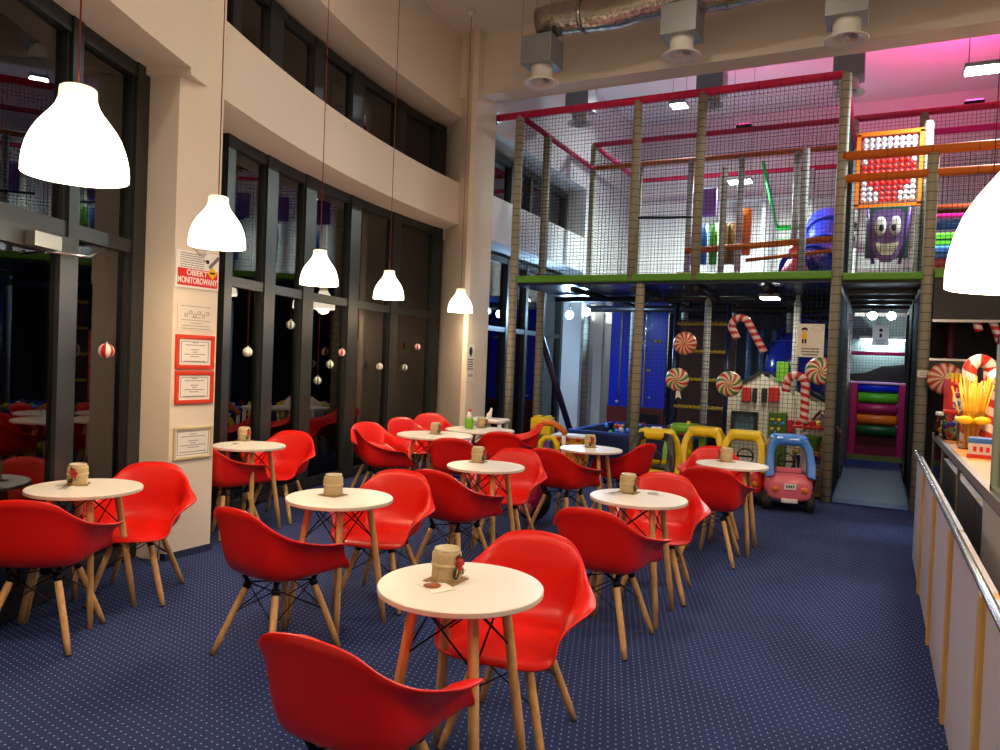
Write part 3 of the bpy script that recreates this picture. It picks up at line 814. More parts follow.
F_ = chair
chairs = [
    # table nearest the camera
    (-.365, 2.24, -2, 'red armchair closest to the camera, cut by the bottom edge, seen from behind'),
    (.10, 3.03, 173, 'red armchair facing the camera behind the nearest table'),
    # table in front of the pillar
    (-1.09, 3.79, 6, 'red armchair seen from behind at the second table, left of the nearest table'),
    (-.70, 4.66, 166, 'red armchair facing the camera behind the second table'),
    # far left
    (-2.32, 3.82, -36, 'red armchair cut by the left edge of the photo, seen from behind'),
    (-2.20, 4.56, 143, 'red armchair facing the room between the glass door and the sign pillar'),
    # by the curved window
    (-2.27, 6.2, 0, 'red armchair half hidden by the right edge of the sign pillar'),
    (-2.0, 6.82, 160, 'red armchair beside the curved window facing the table right of the pillar'),
    # aisle side
    (.64, 4.15, 2, 'red armchair seen from behind at the centre right table'),
    (1.12, 5.04, 172, 'red armchair facing the camera behind the centre right table'),
    # middle
    (-.28, 5.25, 4, 'red armchair seen from behind at the middle table'),
    (.10, 6.15, 170, 'red armchair facing the camera at the middle table, pink bag behind it'),
    # beside the toy cars
    (1.76, 6.00, -4, 'red armchair seen from behind at the table beside the toy cars'),
    (2.06, 6.95, 166, 'red armchair facing the camera between the table and the yellow toy cars'),
    # before the ball pit
    (.62, 6.75, 10, 'red armchair seen from behind, just right of the pink bag'),
    (1.27, 7.45, -70, 'red armchair seen side on before the yellow toy taxi'),
    # far end of the curved window
    (-1.30, 8.12, 112, 'leftmost red armchair of the far window group, turned to the right'),
    (-1.16, 7.60, 40, 'red armchair seen from behind, left of the nearer wide table'),
    (-.40, 7.34, -20, 'dark red armchair with shiny back, right of the nearer wide table'),
    (-1.02, 8.95, 112, 'red armchair behind the nearer wide table, only its arm and back top showing'),
    (-.86, 9.75, 140, 'red armchair farthest back, against the end of the curved window'),
    (.06, 8.15, -22, 'dark red armchair with its back to us at the farthest wide table'),
    (.24, 9.05, -120, 'bright red armchair facing left at the right end of the farthest wide table'),
]
for c in chairs: chair(*c)
CAD = [(446, 580, 'burlap jar with red berries on the nearest table', -18), (333, 495, 'burlap jar on the second table, berries on its left side', 160),
       (77.5, 484.5, 'burlap jar with a red flower on the far left table', -60), (244, 440.5, 'burlap jar on the table right of the sign pillar', -10),
       (628, 492.5, 'burlap jar on the centre right table', -20), (478, 462, 'burlap jar on the middle table', -10),
       (726, 461.5, 'burlap jar on the table beside the toy cars', 200), (590, 447, 'burlap jar on the table before the ball pit', -60),
       (435.5, 434, 'burlap jar on the nearer wide table', -20), (481.5, 427.5, 'burlap jar on the farthest wide table', 0)]
for px, py, lb, rz in CAD: caddy(px, py, lb, rz)
leaflet(436, 587, 'leaflet with a brown food picture beside the jar on the nearest table', .09, .12, 60, True)
leaflet(462, 573, 'thin white leaflet behind the jar on the nearest table', .05, .1, 20)
leaflet(66, 488, 'leaflet beside the jar on the far left table', .07, .1, 40)
leaflet(654, 494, 'white leaflet right of the jar on the centre right table', .12, .1, 20)
leaflet(614, 493.5, 'white leaflet left of the jar on the centre right table', .08, .1, -10)
leaflet(236, 444, 'dark-edged leaflet on the table right of the sign pillar', .07, .1, 30)
# lime green bottle on the far table
p = at_h(469, 428.5, .7305); o = thing('juice_bottle', 'lime green bottle on the farthest wide table', 'bottle', p)
MB().lathe([(.0, 0), (.05, 0), (.052, .01), (.052, .1), (.046, .13)], 18, cap=True).build('body', M_GRN, o)
MB().lathe([(.046, .13), (.03, .16), (.018, .18), (.018, .2)], 18).build('shoulder', M_WHITE, o)
MB().lathe([(.018, .2), (.021, .2), (.021, .225), (0, .226)], 14).build('cap', M_CARRED, o)
# white children's table and its chair back by the far pillar
p = at_h(489, 418.5, .74); o = thing('side_table', 'small white plastic table beside the far pillar', 'table', (p.x, p.y, 0), R_(10))
MB().rbox((0, 0, .715), (.5, .42, .05), .05).build('top', M_WHITE, o)
for sx in (-1, 1):
    for sy in (-1, 1): MB().tube([(sx * .2, sy * .16, .69), (sx * .22, sy * .18, 0)], [.028, .02], 10).build('leg', M_WHITE, o)
q = at_h(473, 421, .7); o = thing('plastic_chair', 'white plastic chair back showing left of the small white table', 'chair', (q.x - .05, q.y + .1, 0), R_(-60))
s = MB(); prof = []
for i in range(9):
    a = -.6 + 1.2 * i / 8
    prof.append((math.sin(a) * .26, -.26 * math.cos(a)))
vs = []
for i, (x, y) in enumerate(prof):
    top = .88 - .1 * abs(i - 4) / 4
    vs += [(x, -y - .05, .42), (x, -y - .03, top), (x, -y - .005, top), (x, -y - .025, .42)]
fs = [(0, 1, 2, 3), (35, 34, 33, 32)] + [(i * 4 + j, i * 4 + (j + 1) % 4, i * 4 + 4 + (j + 1) % 4, i * 4 + 4 + j) for i in range(8) for j in range(4)]
s.add(vs, fs, True); s.build('backrest', M_WHITE, o)
MB().rbox((0, 0, .42), (.4, .4, .03), .08).build('seat', M_WHITE, o)
for sx in (-1, 1):
    for sy in (-1, 1): MB().tube([(sx * .17, sy * .16, .41), (sx * .2, sy * .2, 0)], [.022, .016], 8).build('leg', M_WHITE, o)
# child's rucksack under the chairs
p = at_h(532, 521, 0); o = thing('backpack', 'pink and black child backpack on the carpet between chairs', 'bag', p, R_(20))
b = MB(); b.ball((0, 0, .2), .17, 18, 14, (1.0, .62, 1.18)); bo = b.build('body', mat('black nylon', (26, 22, 26), .6, bump=.2), o)
b = MB(); b.ball((-.03, -.045, .25), .15, 18, 12, (.95, .66, .98)); b.build('front_flap', mat('pink printed fabric', (190, 40, 100), .5, noise=.6, nscale=14), o)
b = MB(); b.ball((-.055, -.1, .15), .085, 14, 10, (.9, .6, .95)); b.build('pocket', mat('pale pink fabric', (214, 110, 150), .6, noise=.4, nscale=22), o)
b = MB(); b.tube([(-.03, .03, .38), (-.035, .03, .43), (.0, .03, .45), (.035, .03, .43), (.03, .03, .38)], .011, 8); b.build('handle', M_MAG, o)
b = MB(); b.tube([(.1, .06, .34), (.16, .1, .25), (.15, .1, .12), (.1, .06, .06)], .015, 8); b.build('strap', M_DARK, o)
# ------------------------------------------------------------------ the padded play frame, left tower
FY, MY, BY = 9.7, 12.8, 15.6                    # front, middle and rear rows of posts
XL, XR, XC = -4.78, -.485, .455                  # left end, left and right post of the passage
HP, HT, HB = 2.74, 5.1, 5.52
def foam_post(root, x, y, z0, z1, mt=M_POST, r=.06):
    m = MB(); prof = [(r, 0), (r, z1 - z0 - .03), (r * .7, z1 - z0), (0, z1 - z0)]
    m.lathe([(0, 0)] + prof, 14)
    o = m.build('padded_post', mt, root); o.location = Vector((x, y, z0)) - root.location; return o
def foam_beam(root, a, b, mt, r=.05, name='padded_beam'):
    m = MB(); m.tube([a, b], r, 12); return m.build(name, mt, root, world=True)
def netting(root, o, u, v, mt=M_NET, cell=.05, r=.0027, name='net_panel'):
    m = MB(); m.net(o, u, v, cell, r); return m.build(name, mt, root, world=True)
tower = thing('play_structure', 'tall netted play frame with magenta top rails left of the passage', 'play structure', ((XL + XR) / 2, (FY + BY) / 2, 0))
# front row
foam_post(tower, XL, FY, 0, HT); foam_post(tower, XR, FY, 0, HT + .02, r=.06)
foam_post(tower, -3.02, FY, HP - .06, HT); foam_post(tower, -2.90, FY + .06, 0, HP - .08); foam_post(tower, -2.165, FY, HP - .06, HT)
foam_post(tower, XL, 10.7, 0, HT); foam_post(tower, XL, MY, 0, HB)
for x in (-3.9, -3.0, -2.165, -1.3, XR): foam_post(tower, x, MY, 0, HT if x != XR else HB, M_POSTW if x > -3.9 else M_POST, .055)
for x in (XL, -3.0, -2.165, -1.3, XR): foam_post(tower, x, BY, 0, HB, M_POSTW, .055)
for x in (-2.3, -1.05): foam_post(tower, x, 11.3, 0, HP - .1, M_POSTW, .05)
B = foam_beam
B(tower, (XL - .36, FY, HT), (XR - .04, FY, HT), M_PINK); B(tower, (XL, FY, HT - .01), (XL, MY, HT - .01), M_PINKY, .042)
fl_ = MB(); fl_.tube([(XL - .40, FY, HT), (XL - .36, FY, HT)], .085, 16); fl_.build('wall_flange', M_DARK, tower, world=True)
B(tower, (XL, MY, HT), (XR, MY, HT), M_ORANGE, .045); B(tower, (XL, MY, HB), (XR, MY, HB), M_PINK, .045)
B(tower, (XL, MY, HB), (XL, BY, HB), M_PINKY, .045); B(tower, (XL, BY, HB), (XR, BY, HB), M_PINK, .05)
B(tower, (XR, FY, HT - .03), (XR, MY, HT - .03), M_PINKY, .04)
B(tower, (-2.98, BY - .05, 4.95), (-.6, BY - .05, 4.95), M_POSTW, .03)
# platform: green front edge, dark vinyl underside
pf = MB(); pf.bbox(XL, XR, FY + .03, MY, HP - .1, HP + .0); pf.build('platform', M_BLUEV, tower, world=True)
pe = MB(); pe.bbox(XL + .05, XR - .05, FY - .05, FY + .035, HP - .07, HP + .03); bevel(pe.build('green_edge', M_GREENB, tower, world=True), .02, 3)
pf = MB(); pf.bbox(XL, XR, MY, BY, HP - .1, HP + .05); pf.build('rear_platform', M_BLUEV, tower, world=True)
q = MB(); q.bbox(at_Y(668, 350, 15.5).x, XR - .06, 15.5, 15.56, 0, HP - .1); q.build('added_dark_sheet', mat('navy dark sheet', (22, 26, 44), .7), tower, world=True)  # added dark sheet: hides the bright wall so the space below reads dark
for x in (-3.9, -3.0, -2.165, -1.3): B(tower, (x, FY + .1, HP - .15), (x, MY, HP - .15), M_DARK, .04, 'floor_joist')
B(tower, (XL, MY - .02, HP - .2), (XR, MY - .02, HP - .2), M_DARK, .06, 'floor_joist'); B(tower, (XL, 11.3, HP - .16), (XR, 11.3, HP - .16), M_DARK, .045, 'floor_joist')
# nets
for a, b in ((XL, -3.02), (-3.02, -2.165), (-2.165, XR)):
    netting(tower, (a + .05, FY + .02, HP), (b - a - .1, 0, 0), (0, 0, HT - HP - .05))
netting(tower, (XL, FY, HP), (0, MY - FY, 0), (0, 0, HT - HP - .05), r=.002)
netting(tower, (XL, MY, HP), (0, BY - MY, 0), (0, 0, HB - HP - .05))
netting(tower, (XL, MY, HP), (XR - XL, 0, 0), (0, 0, HB - HP - .05), r=.0018)
netting(tower, (XL, FY, HT - .05), (XR - XL, 0, 0), (0, MY - FY, 0), r=.0015)
netting(tower, (XR, FY, HP), (0, MY - FY, 0), (0, 0, HT - HP - .05))
netting(tower, (XL, BY, HP), (XR - XL, 0, 0), (0, 0, HB - HP - .05), M_NET, .07, .002)
netting(tower, (-2.86, FY + .1, .0), (XR + 2.86 - .05, 0, 0), (0, 0, HP - .12), M_NET, .055, .0026)
# slanting dark brace under the platform on the left
B(tower, at_Y(539, 330, 10.85), at_Y(573, 440, 11.45), mat('dark purple sleeve', (40, 20, 60), .5), .05, 'slanted_brace')
# upper deck furniture
deck = HP
def part_at(mb, name, mt, root): return mb.build(name, mt, root, world=True)
B(tower, (at_Y(685, 252, 11.9).x, 11.9, deck + .66), (XR - .06, 11.9, deck + .78), M_ORANGE, .05); B(tower, (-1.9, 11.95, deck + .5), (XR - .06, 11.95, deck + .62), M_ORANGE, .03)
B(tower, (-1.9, BY - .1, 4.36), (XR, BY - .1, 4.36), mat('bright green sleeve', (40, 176, 66), .5), .055); B(tower, (-1.9, MY + .5, 5.1), (-1.9, BY - .1, 4.36), mat('bright green sleeve', (40, 176, 66), .5), .03)
B(tower, (-1.9, BY - .2, 4.08), (XR, BY - .2, 4.08), mat('dull green sleeve', (44, 110, 66), .5), .05)
B(tower, at_Y(637, 218, 11.6), at_Y(694, 217, 11.6), M_DARK, .022, 'rope_rail')
pp = MB(); c9 = at_Y(702, 203, 13.3); pp.rbox(c9, (.52, .07, .5), .03); part_at(pp, 'purple_panel', M_PURPLE, tower)
for k, (x, c) in enumerate(((at_Y(695, 230, 13.1).x, M_CARBLUE), (at_Y(704, 230, 13.1).x, M_CARBLUE), (at_Y(714, 230, 13.1).x, mat('bright green vinyl', (90, 180, 30), .4)), (at_Y(726, 230, 13.1).x, mat('ochre vinyl', (150, 110, 30), .4)), (at_Y(734, 230, 13.1).x, mat('ochre vinyl', (150, 110, 30), .4)))):
    q = MB(); q.tube([(x, 13.1, deck + .6), (x, 13.1, deck + 1.3)], .07, 14); part_at(q, 'foam_roller', c, tower)
q = MB(); q.rbox(at_Y(745, 232, 13.0), (.2, .16, .78), .05); part_at(q, 'orange_panel', mat('orange vinyl', (236, 116, 20), .4), tower)
q = MB(); q.tube([(-2.62, 10.6, deck + .09), (-2.2, 10.9, deck + .12), (-1.95, 11.3, deck + .15)], .07, 10); part_at(q, 'yellow_bolster', M_YEL, tower)
q = MB()
for a, b in (((-1.98, 10.4, deck + .05), (-.92, 10.4, deck + .05)), ((-1.98, 10.4, deck), (-1.98, 10.4, HT - .8)), ((-.95, 10.4, deck), (-.95, 10.4, HT - .65))): q.tube([a, b], .042, 10)
part_at(q, 'white_hoop_frame', M_POSTW, tower)

cone = thing('soft_cone', 'pink soft-play cone on the upper deck behind the netting', 'soft cone', (-1.2, 12.2, deck))
MB().lathe([(0, 0), (.3, 0), (.3, .05), (.22, .32), (.12, .52), (0, .54)], 24).build('body', M_CARPINK, cone)
MB().lathe([(.0, .54), (.06, .545), (.1, .6), (.11, .66), (.08, .74), (0, .77)], 18).build('knob', M_CARPINK, cone)

# ------------------------------------------------------------------ blue tube slide winding down behind the house
sl = thing('tube_slide', 'big blue tube slide curling from the upper deck down behind the white playhouse', 'slide', (-1.0, 12.6, 0))
def ribbed_tube(pts, r, root, name='tube_section'):
    pts = [Vector(p) for p in pts]
    # resample with a catmull-rom and give every joint a flange
    out = []
    P = [pts[0]] + pts + [pts[-1]]
    for i in range(1, len(P) - 2):
        for s in range(6):
            t = s / 6; a, b, c, d = P[i - 1], P[i], P[i + 1], P[i + 2]
            out.append(.5 * ((2 * b) + (c - a) * t + (2 * a - 5 * b + 4 * c - d) * t * t + (3 * b - a - 3 * c + d) * t ** 3))
    out.append(pts[-1])
    segs = [(k, min(k + 6, len(out) - 1)) for k in range(0, len(out) - 1, 6)]
    for a, b in segs:
        m = MB(); m.tube(out[a:b + 1], r, 22, cap=False)
        t0 = (out[a + 1] - out[a]).normalized() * .03
        m.tube([out[a] - t0, out[a] + t0], r + .035, 22)
        m.build(name, M_TUBE, root, world=True)
ribbed_tube([at_Y(800, 275, 12.6), at_Y(815, 268, 12.9), at_Y(826, 255, 13.3), at_Y(828, 238, 13.7), at_Y(828, 228, 14.2)], .36, sl)
ribbed_tube([at_Y(808, 338, 13.8), at_Y(806, 344, 13.3), at_Y(794, 358, 12.9), at_Y(792, 376, 12.8), at_Y(803, 396, 13.0), at_Y(812, 406, 13.4)], .42, sl)

# ------------------------------------------------------------------ passage: bridge, walls, mat, rollers at the end
br = thing('bridge', 'green-edged bridge deck over the passage into the play area', 'bridge', (0, FY, 0))
q = MB(); q.bbox(XR + .05, XC - .05, FY + .02, 14.4, HP - .12, HP - .02); part_at(q, 'deck', M_DARK, br)
q = MB(); q.bbox(XR + .06, XC - .04, FY - .05, FY + .03, HP - .09, HP + .0); bevel(part_at(q, 'green_edge', M_GREENB, br), .02, 3)
for y in (10.5, 11.3, 12.1, 12.9):
    q = MB(); q.bbox(XR + .08, XC - .06, y, y + .05, HP - .17, HP - .12); part_at(q, 'joist', M_DARK, br)
    for x in (-.22, .16):
        q = MB(); q.bbox(x - .1, x + .1, y + .25, y + .262, HP - .128, HP - .12); part_at(q, 'metal_strip', M_STEEL, br)
M_MATTE = mat('matte black padding', (14, 14, 17), .85, spec=.2)
ws = thing('passage_wall', 'black padded wall along the left side of the passage', 'padded wall', (XR, FY, 0))
q = MB(); q.bbox(XR - .03, XR + .03, FY + .1, 12.2, 0, HP - .15); part_at(q, 'panel', M_MATTE, ws)
netting(ws, (XR, 12.2, 0), (0, 2.3, 0), (0, 0, HP - .15), M_NET)
for y in (12.2, 13.3, 14.5): foam_post(ws, XR, y, 0, HP - .14, M_POSTW, .05)
wt = thing('passage_wall', 'black padded wall along the right side of the passage', 'padded wall', (XC, FY, 0))
q = MB(); q.bbox(XC - .03, XC + .03, FY + .1, 12.2, 0, HP - .15); part_at(q, 'panel', M_MATTE, wt)
netting(wt, (XC, 12.2, 0), (0, 2.3, 0), (0, 0, HP - .15), M_NET)
for y in (12.2, 13.3, 14.5): foam_post(wt, XC, y, 0, HP - .14, M_MATTE, .05)
mt_ = thing('floor_mat', 'smooth dark blue vinyl mat rising slightly along the passage floor', 'mat', (0, 9.8, 0))
q = MB(); q.prism([(0, 0), (0, .02), (.2, .045), (4.6, .07), (4.6, 0)], (XR + .07, 9.62, 0), (0, 1, 0), (0, 0, 1), XC - XR - .14)
q.build('sheet', mat('passage blue vinyl', (14, 44, 112), .55, noise=.08, nscale=5), mt_, world=True)
rl = thing('roller_squeeze', 'squeeze of coloured foam rollers in a magenta frame at the end of the passage', 'roller', (0.02, 14.35, .02))
q = MB(); q.rbox((0, .1, .28), (.86, .12, .5), .03); q.build('lower_board', mat('dark magenta vinyl', (128, 18, 62), .5), rl); q = MB(); q.bbox(-.43, .43, -.16, -.1, 0.05, .14); q.build('green_sill', mat('khaki green vinyl', (110, 128, 60), .5), rl)
for sx in (-1, 1):
    q = MB(); q.rbox((sx * .375, 0, .7), (.125, .3, 1.34), .03); q.build('side_board', M_MAG, rl)
cols = [mat('orange vinyl', (236, 116, 20), .4), M_MAG, mat('bright green vinyl', (90, 180, 30), .4), M_BLUE]
for k, c in enumerate([mat('dark green vinyl', (20, 90, 40), .4)] + cols):
    q = MB(); q.lathe([(0, -.31), (.075, -.31), (.1, -.29), (.1, .29), (.075, .31), (0, .31)], 18, (0, -.02, .56 + .187 * k), axis='X'); q.build('foam_roller', c, rl)
q = MB(); q.rbox((0, 0, 1.38), (.88, .3, .04), .02); q.build('top_board', mat('pale pink vinyl', (214, 150, 180), .5), rl)
end = thing('passage_end_net', 'pale net screen with magenta rail and grey mat above the coloured rollers', 'net screen', (0, 14.6, 0))
netting(end, (XR, 14.6, 1.4), (XC - XR, 0, 0), (0, 0, 1.2), M_NET)
q = MB(); q.bbox(XR + .05, XC - .05, 14.95, 15.0, 1.3, 2.6); part_at(q, 'added_dim_screen', mat('grey green dimmer', (96, 112, 114), .8), end)  # added screen that dims the view onto the bright back wall
B(end, (XR, 14.55, 1.92), (XC, 14.55, 1.92), M_MAG, .035)
q = MB(); q.prism([(0, 0), (.9, 0), (.9, .32), (.55, .28), (.3, .16), (0, .12)], (XR, 14.7, 1.42), (1, 0, 0), (0, 0, 1), .08); part_at(q, 'grey_mat', M_DARK, end)
ps = thing('paper_poster', 'small grey poster hung high at the end of the passage', 'poster', (.02, 14.42, 2.23))
MB().box((0, 0, 0), (.26, .006, .34)).build('sheet', mat('grey paper', (214, 214, 208), .8), ps)
q = MB(); q.ball((0, -.004, .09), .03, 10, 8, (1, .1, 1)).box((0, -.004, .0), (.04, .003, .07))
q.build('printed_child', M_INKD, ps)
q = MB()
for k in range(3): q.box((0, -.005, -.08 - .03 * k), (.18 - .03 * k, .003, .012))
q.build('printed_text', M_INK, ps)
for i, sx in enumerate((-1, 1)):
    f = thing('floodlight', 'small round floodlight under the bridge deck, %s of the pair in the passage' % ('left' if sx < 0 else 'right'), 'floodlight', (sx * .13 + .02, 12.9, 2.46))
    MB().lathe([(.0, -.04), (.05, -.03), (.07, .03), (.07, .05)], 16, axis='Y').build('housing', M_STEEL, f)
    MB().lathe([(0, .046), (.062, .046), (.062, .052), (0, .054)], 16, axis='Y').build('lens', M_LEDB, f)
    MB().tube([(0, 0, .06), (0, 0, .16)], .012, 6).build('bracket', M_DARK, f)
    spot('passage_lamp', (sx * .13 + .02, 12.98, 2.44), (0, 14.6, .9), 16, (225, 236, 255), 110, .04, .8)

# ------------------------------------------------------------------ bead wall and monster face above the bridge
q = at_Y(887, 202, 11.2); bw = thing('ball_wall', 'wall of white and red balls on rods in an orange frame above the bridge', 'ball wall', (q.x, 11.2, q.z))
cell = .073; nc, nr = 9, 12
hw = nc * cell / 2
for sx in (-1, 1): MB().box((sx * (hw + .045), 0, nr * cell / 2), (.05, .07, nr * cell + .1)).build('frame_side', mat('orange vinyl', (236, 116, 20), .4), bw)
for z in (-.045, nr * cell + .045): MB().box((0, 0, z), (hw * 2 + .14, .07, .05)).build('frame_rail', mat('orange vinyl', (236, 116, 20), .4), bw)
BALLW, BALLR = mat('white play balls', (240, 236, 236), .3), mat('red play balls', (232, 40, 28), .3)
r = MB()
for i in range(nc): r.tube([(-hw + cell * (i + .5), 0, 0), (-hw + cell * (i + .5), 0, nr * cell)], .006, 6)
r.build('rods', M_STEEL, bw)
proto_b = {}
for i in range(nc):
    for j in range(nr):
        u = abs(i - 4); red = u <= (1, 1, 2, 3, 4, 4, 4, 3, 2, -1, -1, -1)[j]
        mt = BALLR if red else BALLW
        if mt.name not in proto_b:
            o = MB().ball((0, 0, 0), .0355, 14, 9).build('ball', mt, bw); proto_b[mt.name] = o
        else:
            o = proto_b[mt.name].copy(); COL.objects.link(o); o.parent = bw
        o.location = (-hw + cell * (i + .5), 0, cell * (j + .5))
mf = thing('monster_panel', 'purple hanging panel with a grinning goggle-eyed face above the bridge', 'panel', at_Y(886, 262, 10.75))
KF = .68
out = [(-.27, .64), (-.27, .26), (-.2, .09), (-.08, .0), (.08, .0), (.2, .09), (.27, .26), (.27, .64), (.2, .7), (-.2, .7)]
MB().prism(out, (0, .05, 0), (1, 0, 0), (0, 0, 1), .07).build('face', mat('mauve vinyl', (128, 92, 160), .5), mf)
for sx in (-1, 1):
    e = MB().ball((sx * .125, -.04, .48), .105, 20, 12, (.95, .25, 1.25)).build('eye', M_WHITE, mf)
    MB().ball((sx * .105, -.075, .45), .042, 14, 10, (1, .35, 1.15)).build('pupil', M_INKD, e)
mo = [(-.2, .27), (-.16, .16), (-.08, .09), (.08, .09), (.16, .16), (.2, .27), (.1, .245), (0, .24), (-.1, .245)]
g = MB().prism(mo, (0, -.022, 0), (1, 0, 0), (0, 0, 1), .02).build('grin', mat('cream vinyl', (226, 222, 190), .5), mf)
t = MB()
for k in range(-3, 4): t.box((k * .05, -.045, .175), (.005, .004, .15 - abs(k) * .022))
t.box((0, -.045, .17), (.32, .004, .005)); t.build('teeth_lines', M_INKD, g)
for sx in (-1, 1):
    q = MB(); q.tube([(sx * .36, .02, .72), (sx * .3, .02, .35), (sx * .22, .02, -.02)], .03, 10); q.build('side_strap', M_PURPLE, mf)
q = MB(); q.rbox((0, .2, .42), (.74, .04, .7), .02); q.build('green_backing', mat('bottle green vinyl', (26, 70, 48), .5), mf)

mf.scale = (KF, KF, .96)

# ------------------------------------------------------------------ right tower
rt = thing('play_structure', 'lower play frame with orange front rails right of the passage', 'play structure', (2.4, (FY + BY) / 2, 0))
XE = 4.6
foam_post(rt, XC, FY, 0, 4.1, r=.062); foam_post(rt, XC, MY, 0, HB); foam_post(rt, XC, 11.2, 2.7, 4.9)
for x in (1.9, 3.3, XE): foam_post(rt, x, FY, 0, 4.1); foam_post(rt, x, MY, 0, HB, M_POSTW)
B(rt, (XR, FY - .02, 4.12), (XE, FY - .02, 4.12), M_ORANGE, .055); B(rt, (XR, FY, 3.86), (XE, FY, 3.86), M_ORANGE, .05)
B(rt, (XR, MY, HB), (XE, MY, HB), M_PINK, .05); B(rt, (XR, MY - .02, 5.2), (XE, MY - .02, 5.2), mat('hot pink sleeve', (232, 20, 130), .5), .05)
B(rt, (XC, 11.6, 3.72), (XE, 11.6, 3.72), mat('hot pink sleeve', (232, 20, 130), .5), .04)
B(rt, (1.55, FY + .3, 4.0), (1.5, MY, 5.4), M_PINKY, .035)
q = MB(); q.bbox(XC, XE, FY + .03, MY, HP - .1, HP); part_at(q, 'platform', M_DARK, rt)
q = MB(); q.bbox(XC + .07, XE, FY - .05, FY + .03, HP - .07, HP + .03); part_at(q, 'green_edge', M_GREENB, rt)
q = MB(); q.bbox(XC + .07, XE, FY - .03, FY + .03, 2.2, HP - .08); part_at(q, 'black_fascia', M_DARK, rt)
q = MB(); q.bbox(XC + .07, XE, FY - .035, FY - .02, 2.17, 2.2); part_at(q, 'silver_strip', M_STEEL, rt)
q = MB(); q.bbox(XC + .07, XE, FY + .2, FY + .28, 1.5, 1.74); part_at(q, 'black_crossbar', M_DARK, rt)
q = MB(); q.bbox(XC + .07, XE, FY + .185, FY + .2, 1.74, 1.765); part_at(q, 'silver_strip', M_STEEL, rt)
for x in (.75, 1.5, 2.2): foam_post(rt, x, FY + .55, 0, HP - .1, M_MAROON, .05)
q = MB(); q.bbox(XC + .1, XE, 11.8, 11.86, 0, HP - .1); part_at(q, 'rear_panel', mat('dark plum vinyl', (34, 22, 34), .5), rt)
netting(rt, (XR, FY + .01, HP), (XE - XR, 0, 0), (0, 0, 4.1 - HP), M_NET)
netting(rt, (XR, MY, HP), (XE - XR, 0, 0), (0, 0, HB - HP), M_NET, .055)
netting(rt, (XC, FY, HP), (0, MY - FY, 0), (0, 0, 1.3), M_NET, .055)
netting(rt, (XR, BY, HP), (XE - XR, 0, 0), (0, 0, HB - HP), M_NET, .07)
for k, c in enumerate((mat('red pad vinyl', (206, 40, 40), .4), M_CARBLUE, mat('bright green vinyl', (90, 180, 30), .4))):
    f = thing('foam_step', '%s foam pad in the striped stack right of the monster panel' % ('red', 'blue', 'green')[k], 'foam pad', (1.35, 11.4 + .12 * k, HP + .15 + .19 * k), 0, 'striped foam pads')
    MB().rbox((0, 0, .09), (1.6, .7, .175), .05).build('pad', c, f)
    MB().tube([(-.78, -.352, .09), (.78, -.352, .09)], .006, 5).build('seam', M_DARK, f)
pn = thing('padded_bar', 'dark blue padded bar above the striped foam pads', 'padded bar', (1.5, 11.0, 3.5))
MB().tube([(-.95, 0, 0), (1.5, 0, 0)], .07, 12).build('sleeve', M_CARBLUE, pn); MB().tube([(-1.0, 0, 0), (1.55, 0, 0)], .025, 8).build('pipe', M_STEEL, pn)
pn = thing('padded_bar', 'orange-brown padded bar above the dark blue one', 'padded bar', (1.5, 10.9, 3.68))
MB().tube([(-.95, 0, 0), (1.5, 0, 0)], .06, 12).build('sleeve', mat('rust vinyl', (160, 62, 24), .5), pn); MB().tube([(-1.0, 0, 0), (1.55, 0, 0)], .025, 8).build('pipe', M_STEEL, pn)

# ------------------------------------------------------------------ under the left tower: climbing wall, ball pit, white wall pieces
cwl, cwr = at_Y(611, 350, 14.4).x, at_Y(667, 350, 14.4).x; CWX = cwr - cwl
cw = thing('climbing_wall', 'bright blue climbing wall with small holds behind the ball pit', 'climbing wall', ((cwl + cwr) / 2, 14.4, 0))
MB().box((0, 0, 1.6), (CWX, .08, 2.1)).build('board', M_BLUE, cw)
for i in range(2): MB().box((-.35 + .5 * i, -.05, 1.6), (.03, .02, 2.1)).build('joint_strip', M_STEEL, cw)
random.seed(5)
for k in range(9):
    h = MB(); h.ball((random.uniform(-CWX / 2.2, CWX / 2.2), -.06, random.uniform(.8, 2.4)), .035, 10, 7, (1, .7, .8)); h.build('hold', random.choice([M_WHITE, M_YEL, M_CARBLUE, mat('turquoise plastic', (60, 190, 200), .4)]), cw)
MB().box((0, -.06, .36), (CWX, .1, .7)).build('red_kickboard', mat('brick red vinyl', (120, 32, 26), .5), cw)
MB().box((.25, -.13, .42), (.5, .04, .36)).build('dark_opening', M_DARK, cw)
bp = thing('ball_pit', 'low dark blue padded ball pit with white top edge under the platform', 'ball pit', (-3.4, 12.2, 0))
pw, pd, phh = 2.0, 2.2, .44
for nm, x0, x1, y0, y1 in (('front_wall', -pw / 2, pw / 2, -pd / 2, -pd / 2 + .1), ('rear_wall', -pw / 2, pw / 2, pd / 2 - .1, pd / 2), ('side_wall', -pw / 2, -pw / 2 + .1, -pd / 2 + .1, pd / 2 - .1), ('side_wall', pw / 2 - .1, pw / 2, -pd / 2 + .1, pd / 2 - .1)):
    o = MB().bbox(x0, x1, y0, y1, 0, phh).build(nm, M_BLUEV, bp)
    MB().bbox(x0, x1, y0, y1, phh, phh + .035).build('top_cushion', mat('mid blue vinyl', (24, 66, 150), .4), o)
MB().bbox(-pw / 2 + .1, pw / 2 - .1, -pd / 2 + .1, pd / 2 - .1, 0, .3).build('pit_floor', M_BLUEV, bp)
bc = [M_YEL, M_WHITE, mat('bright green vinyl', (90, 180, 30), .4), M_CARBLUE, M_CARRED]
protos = {}
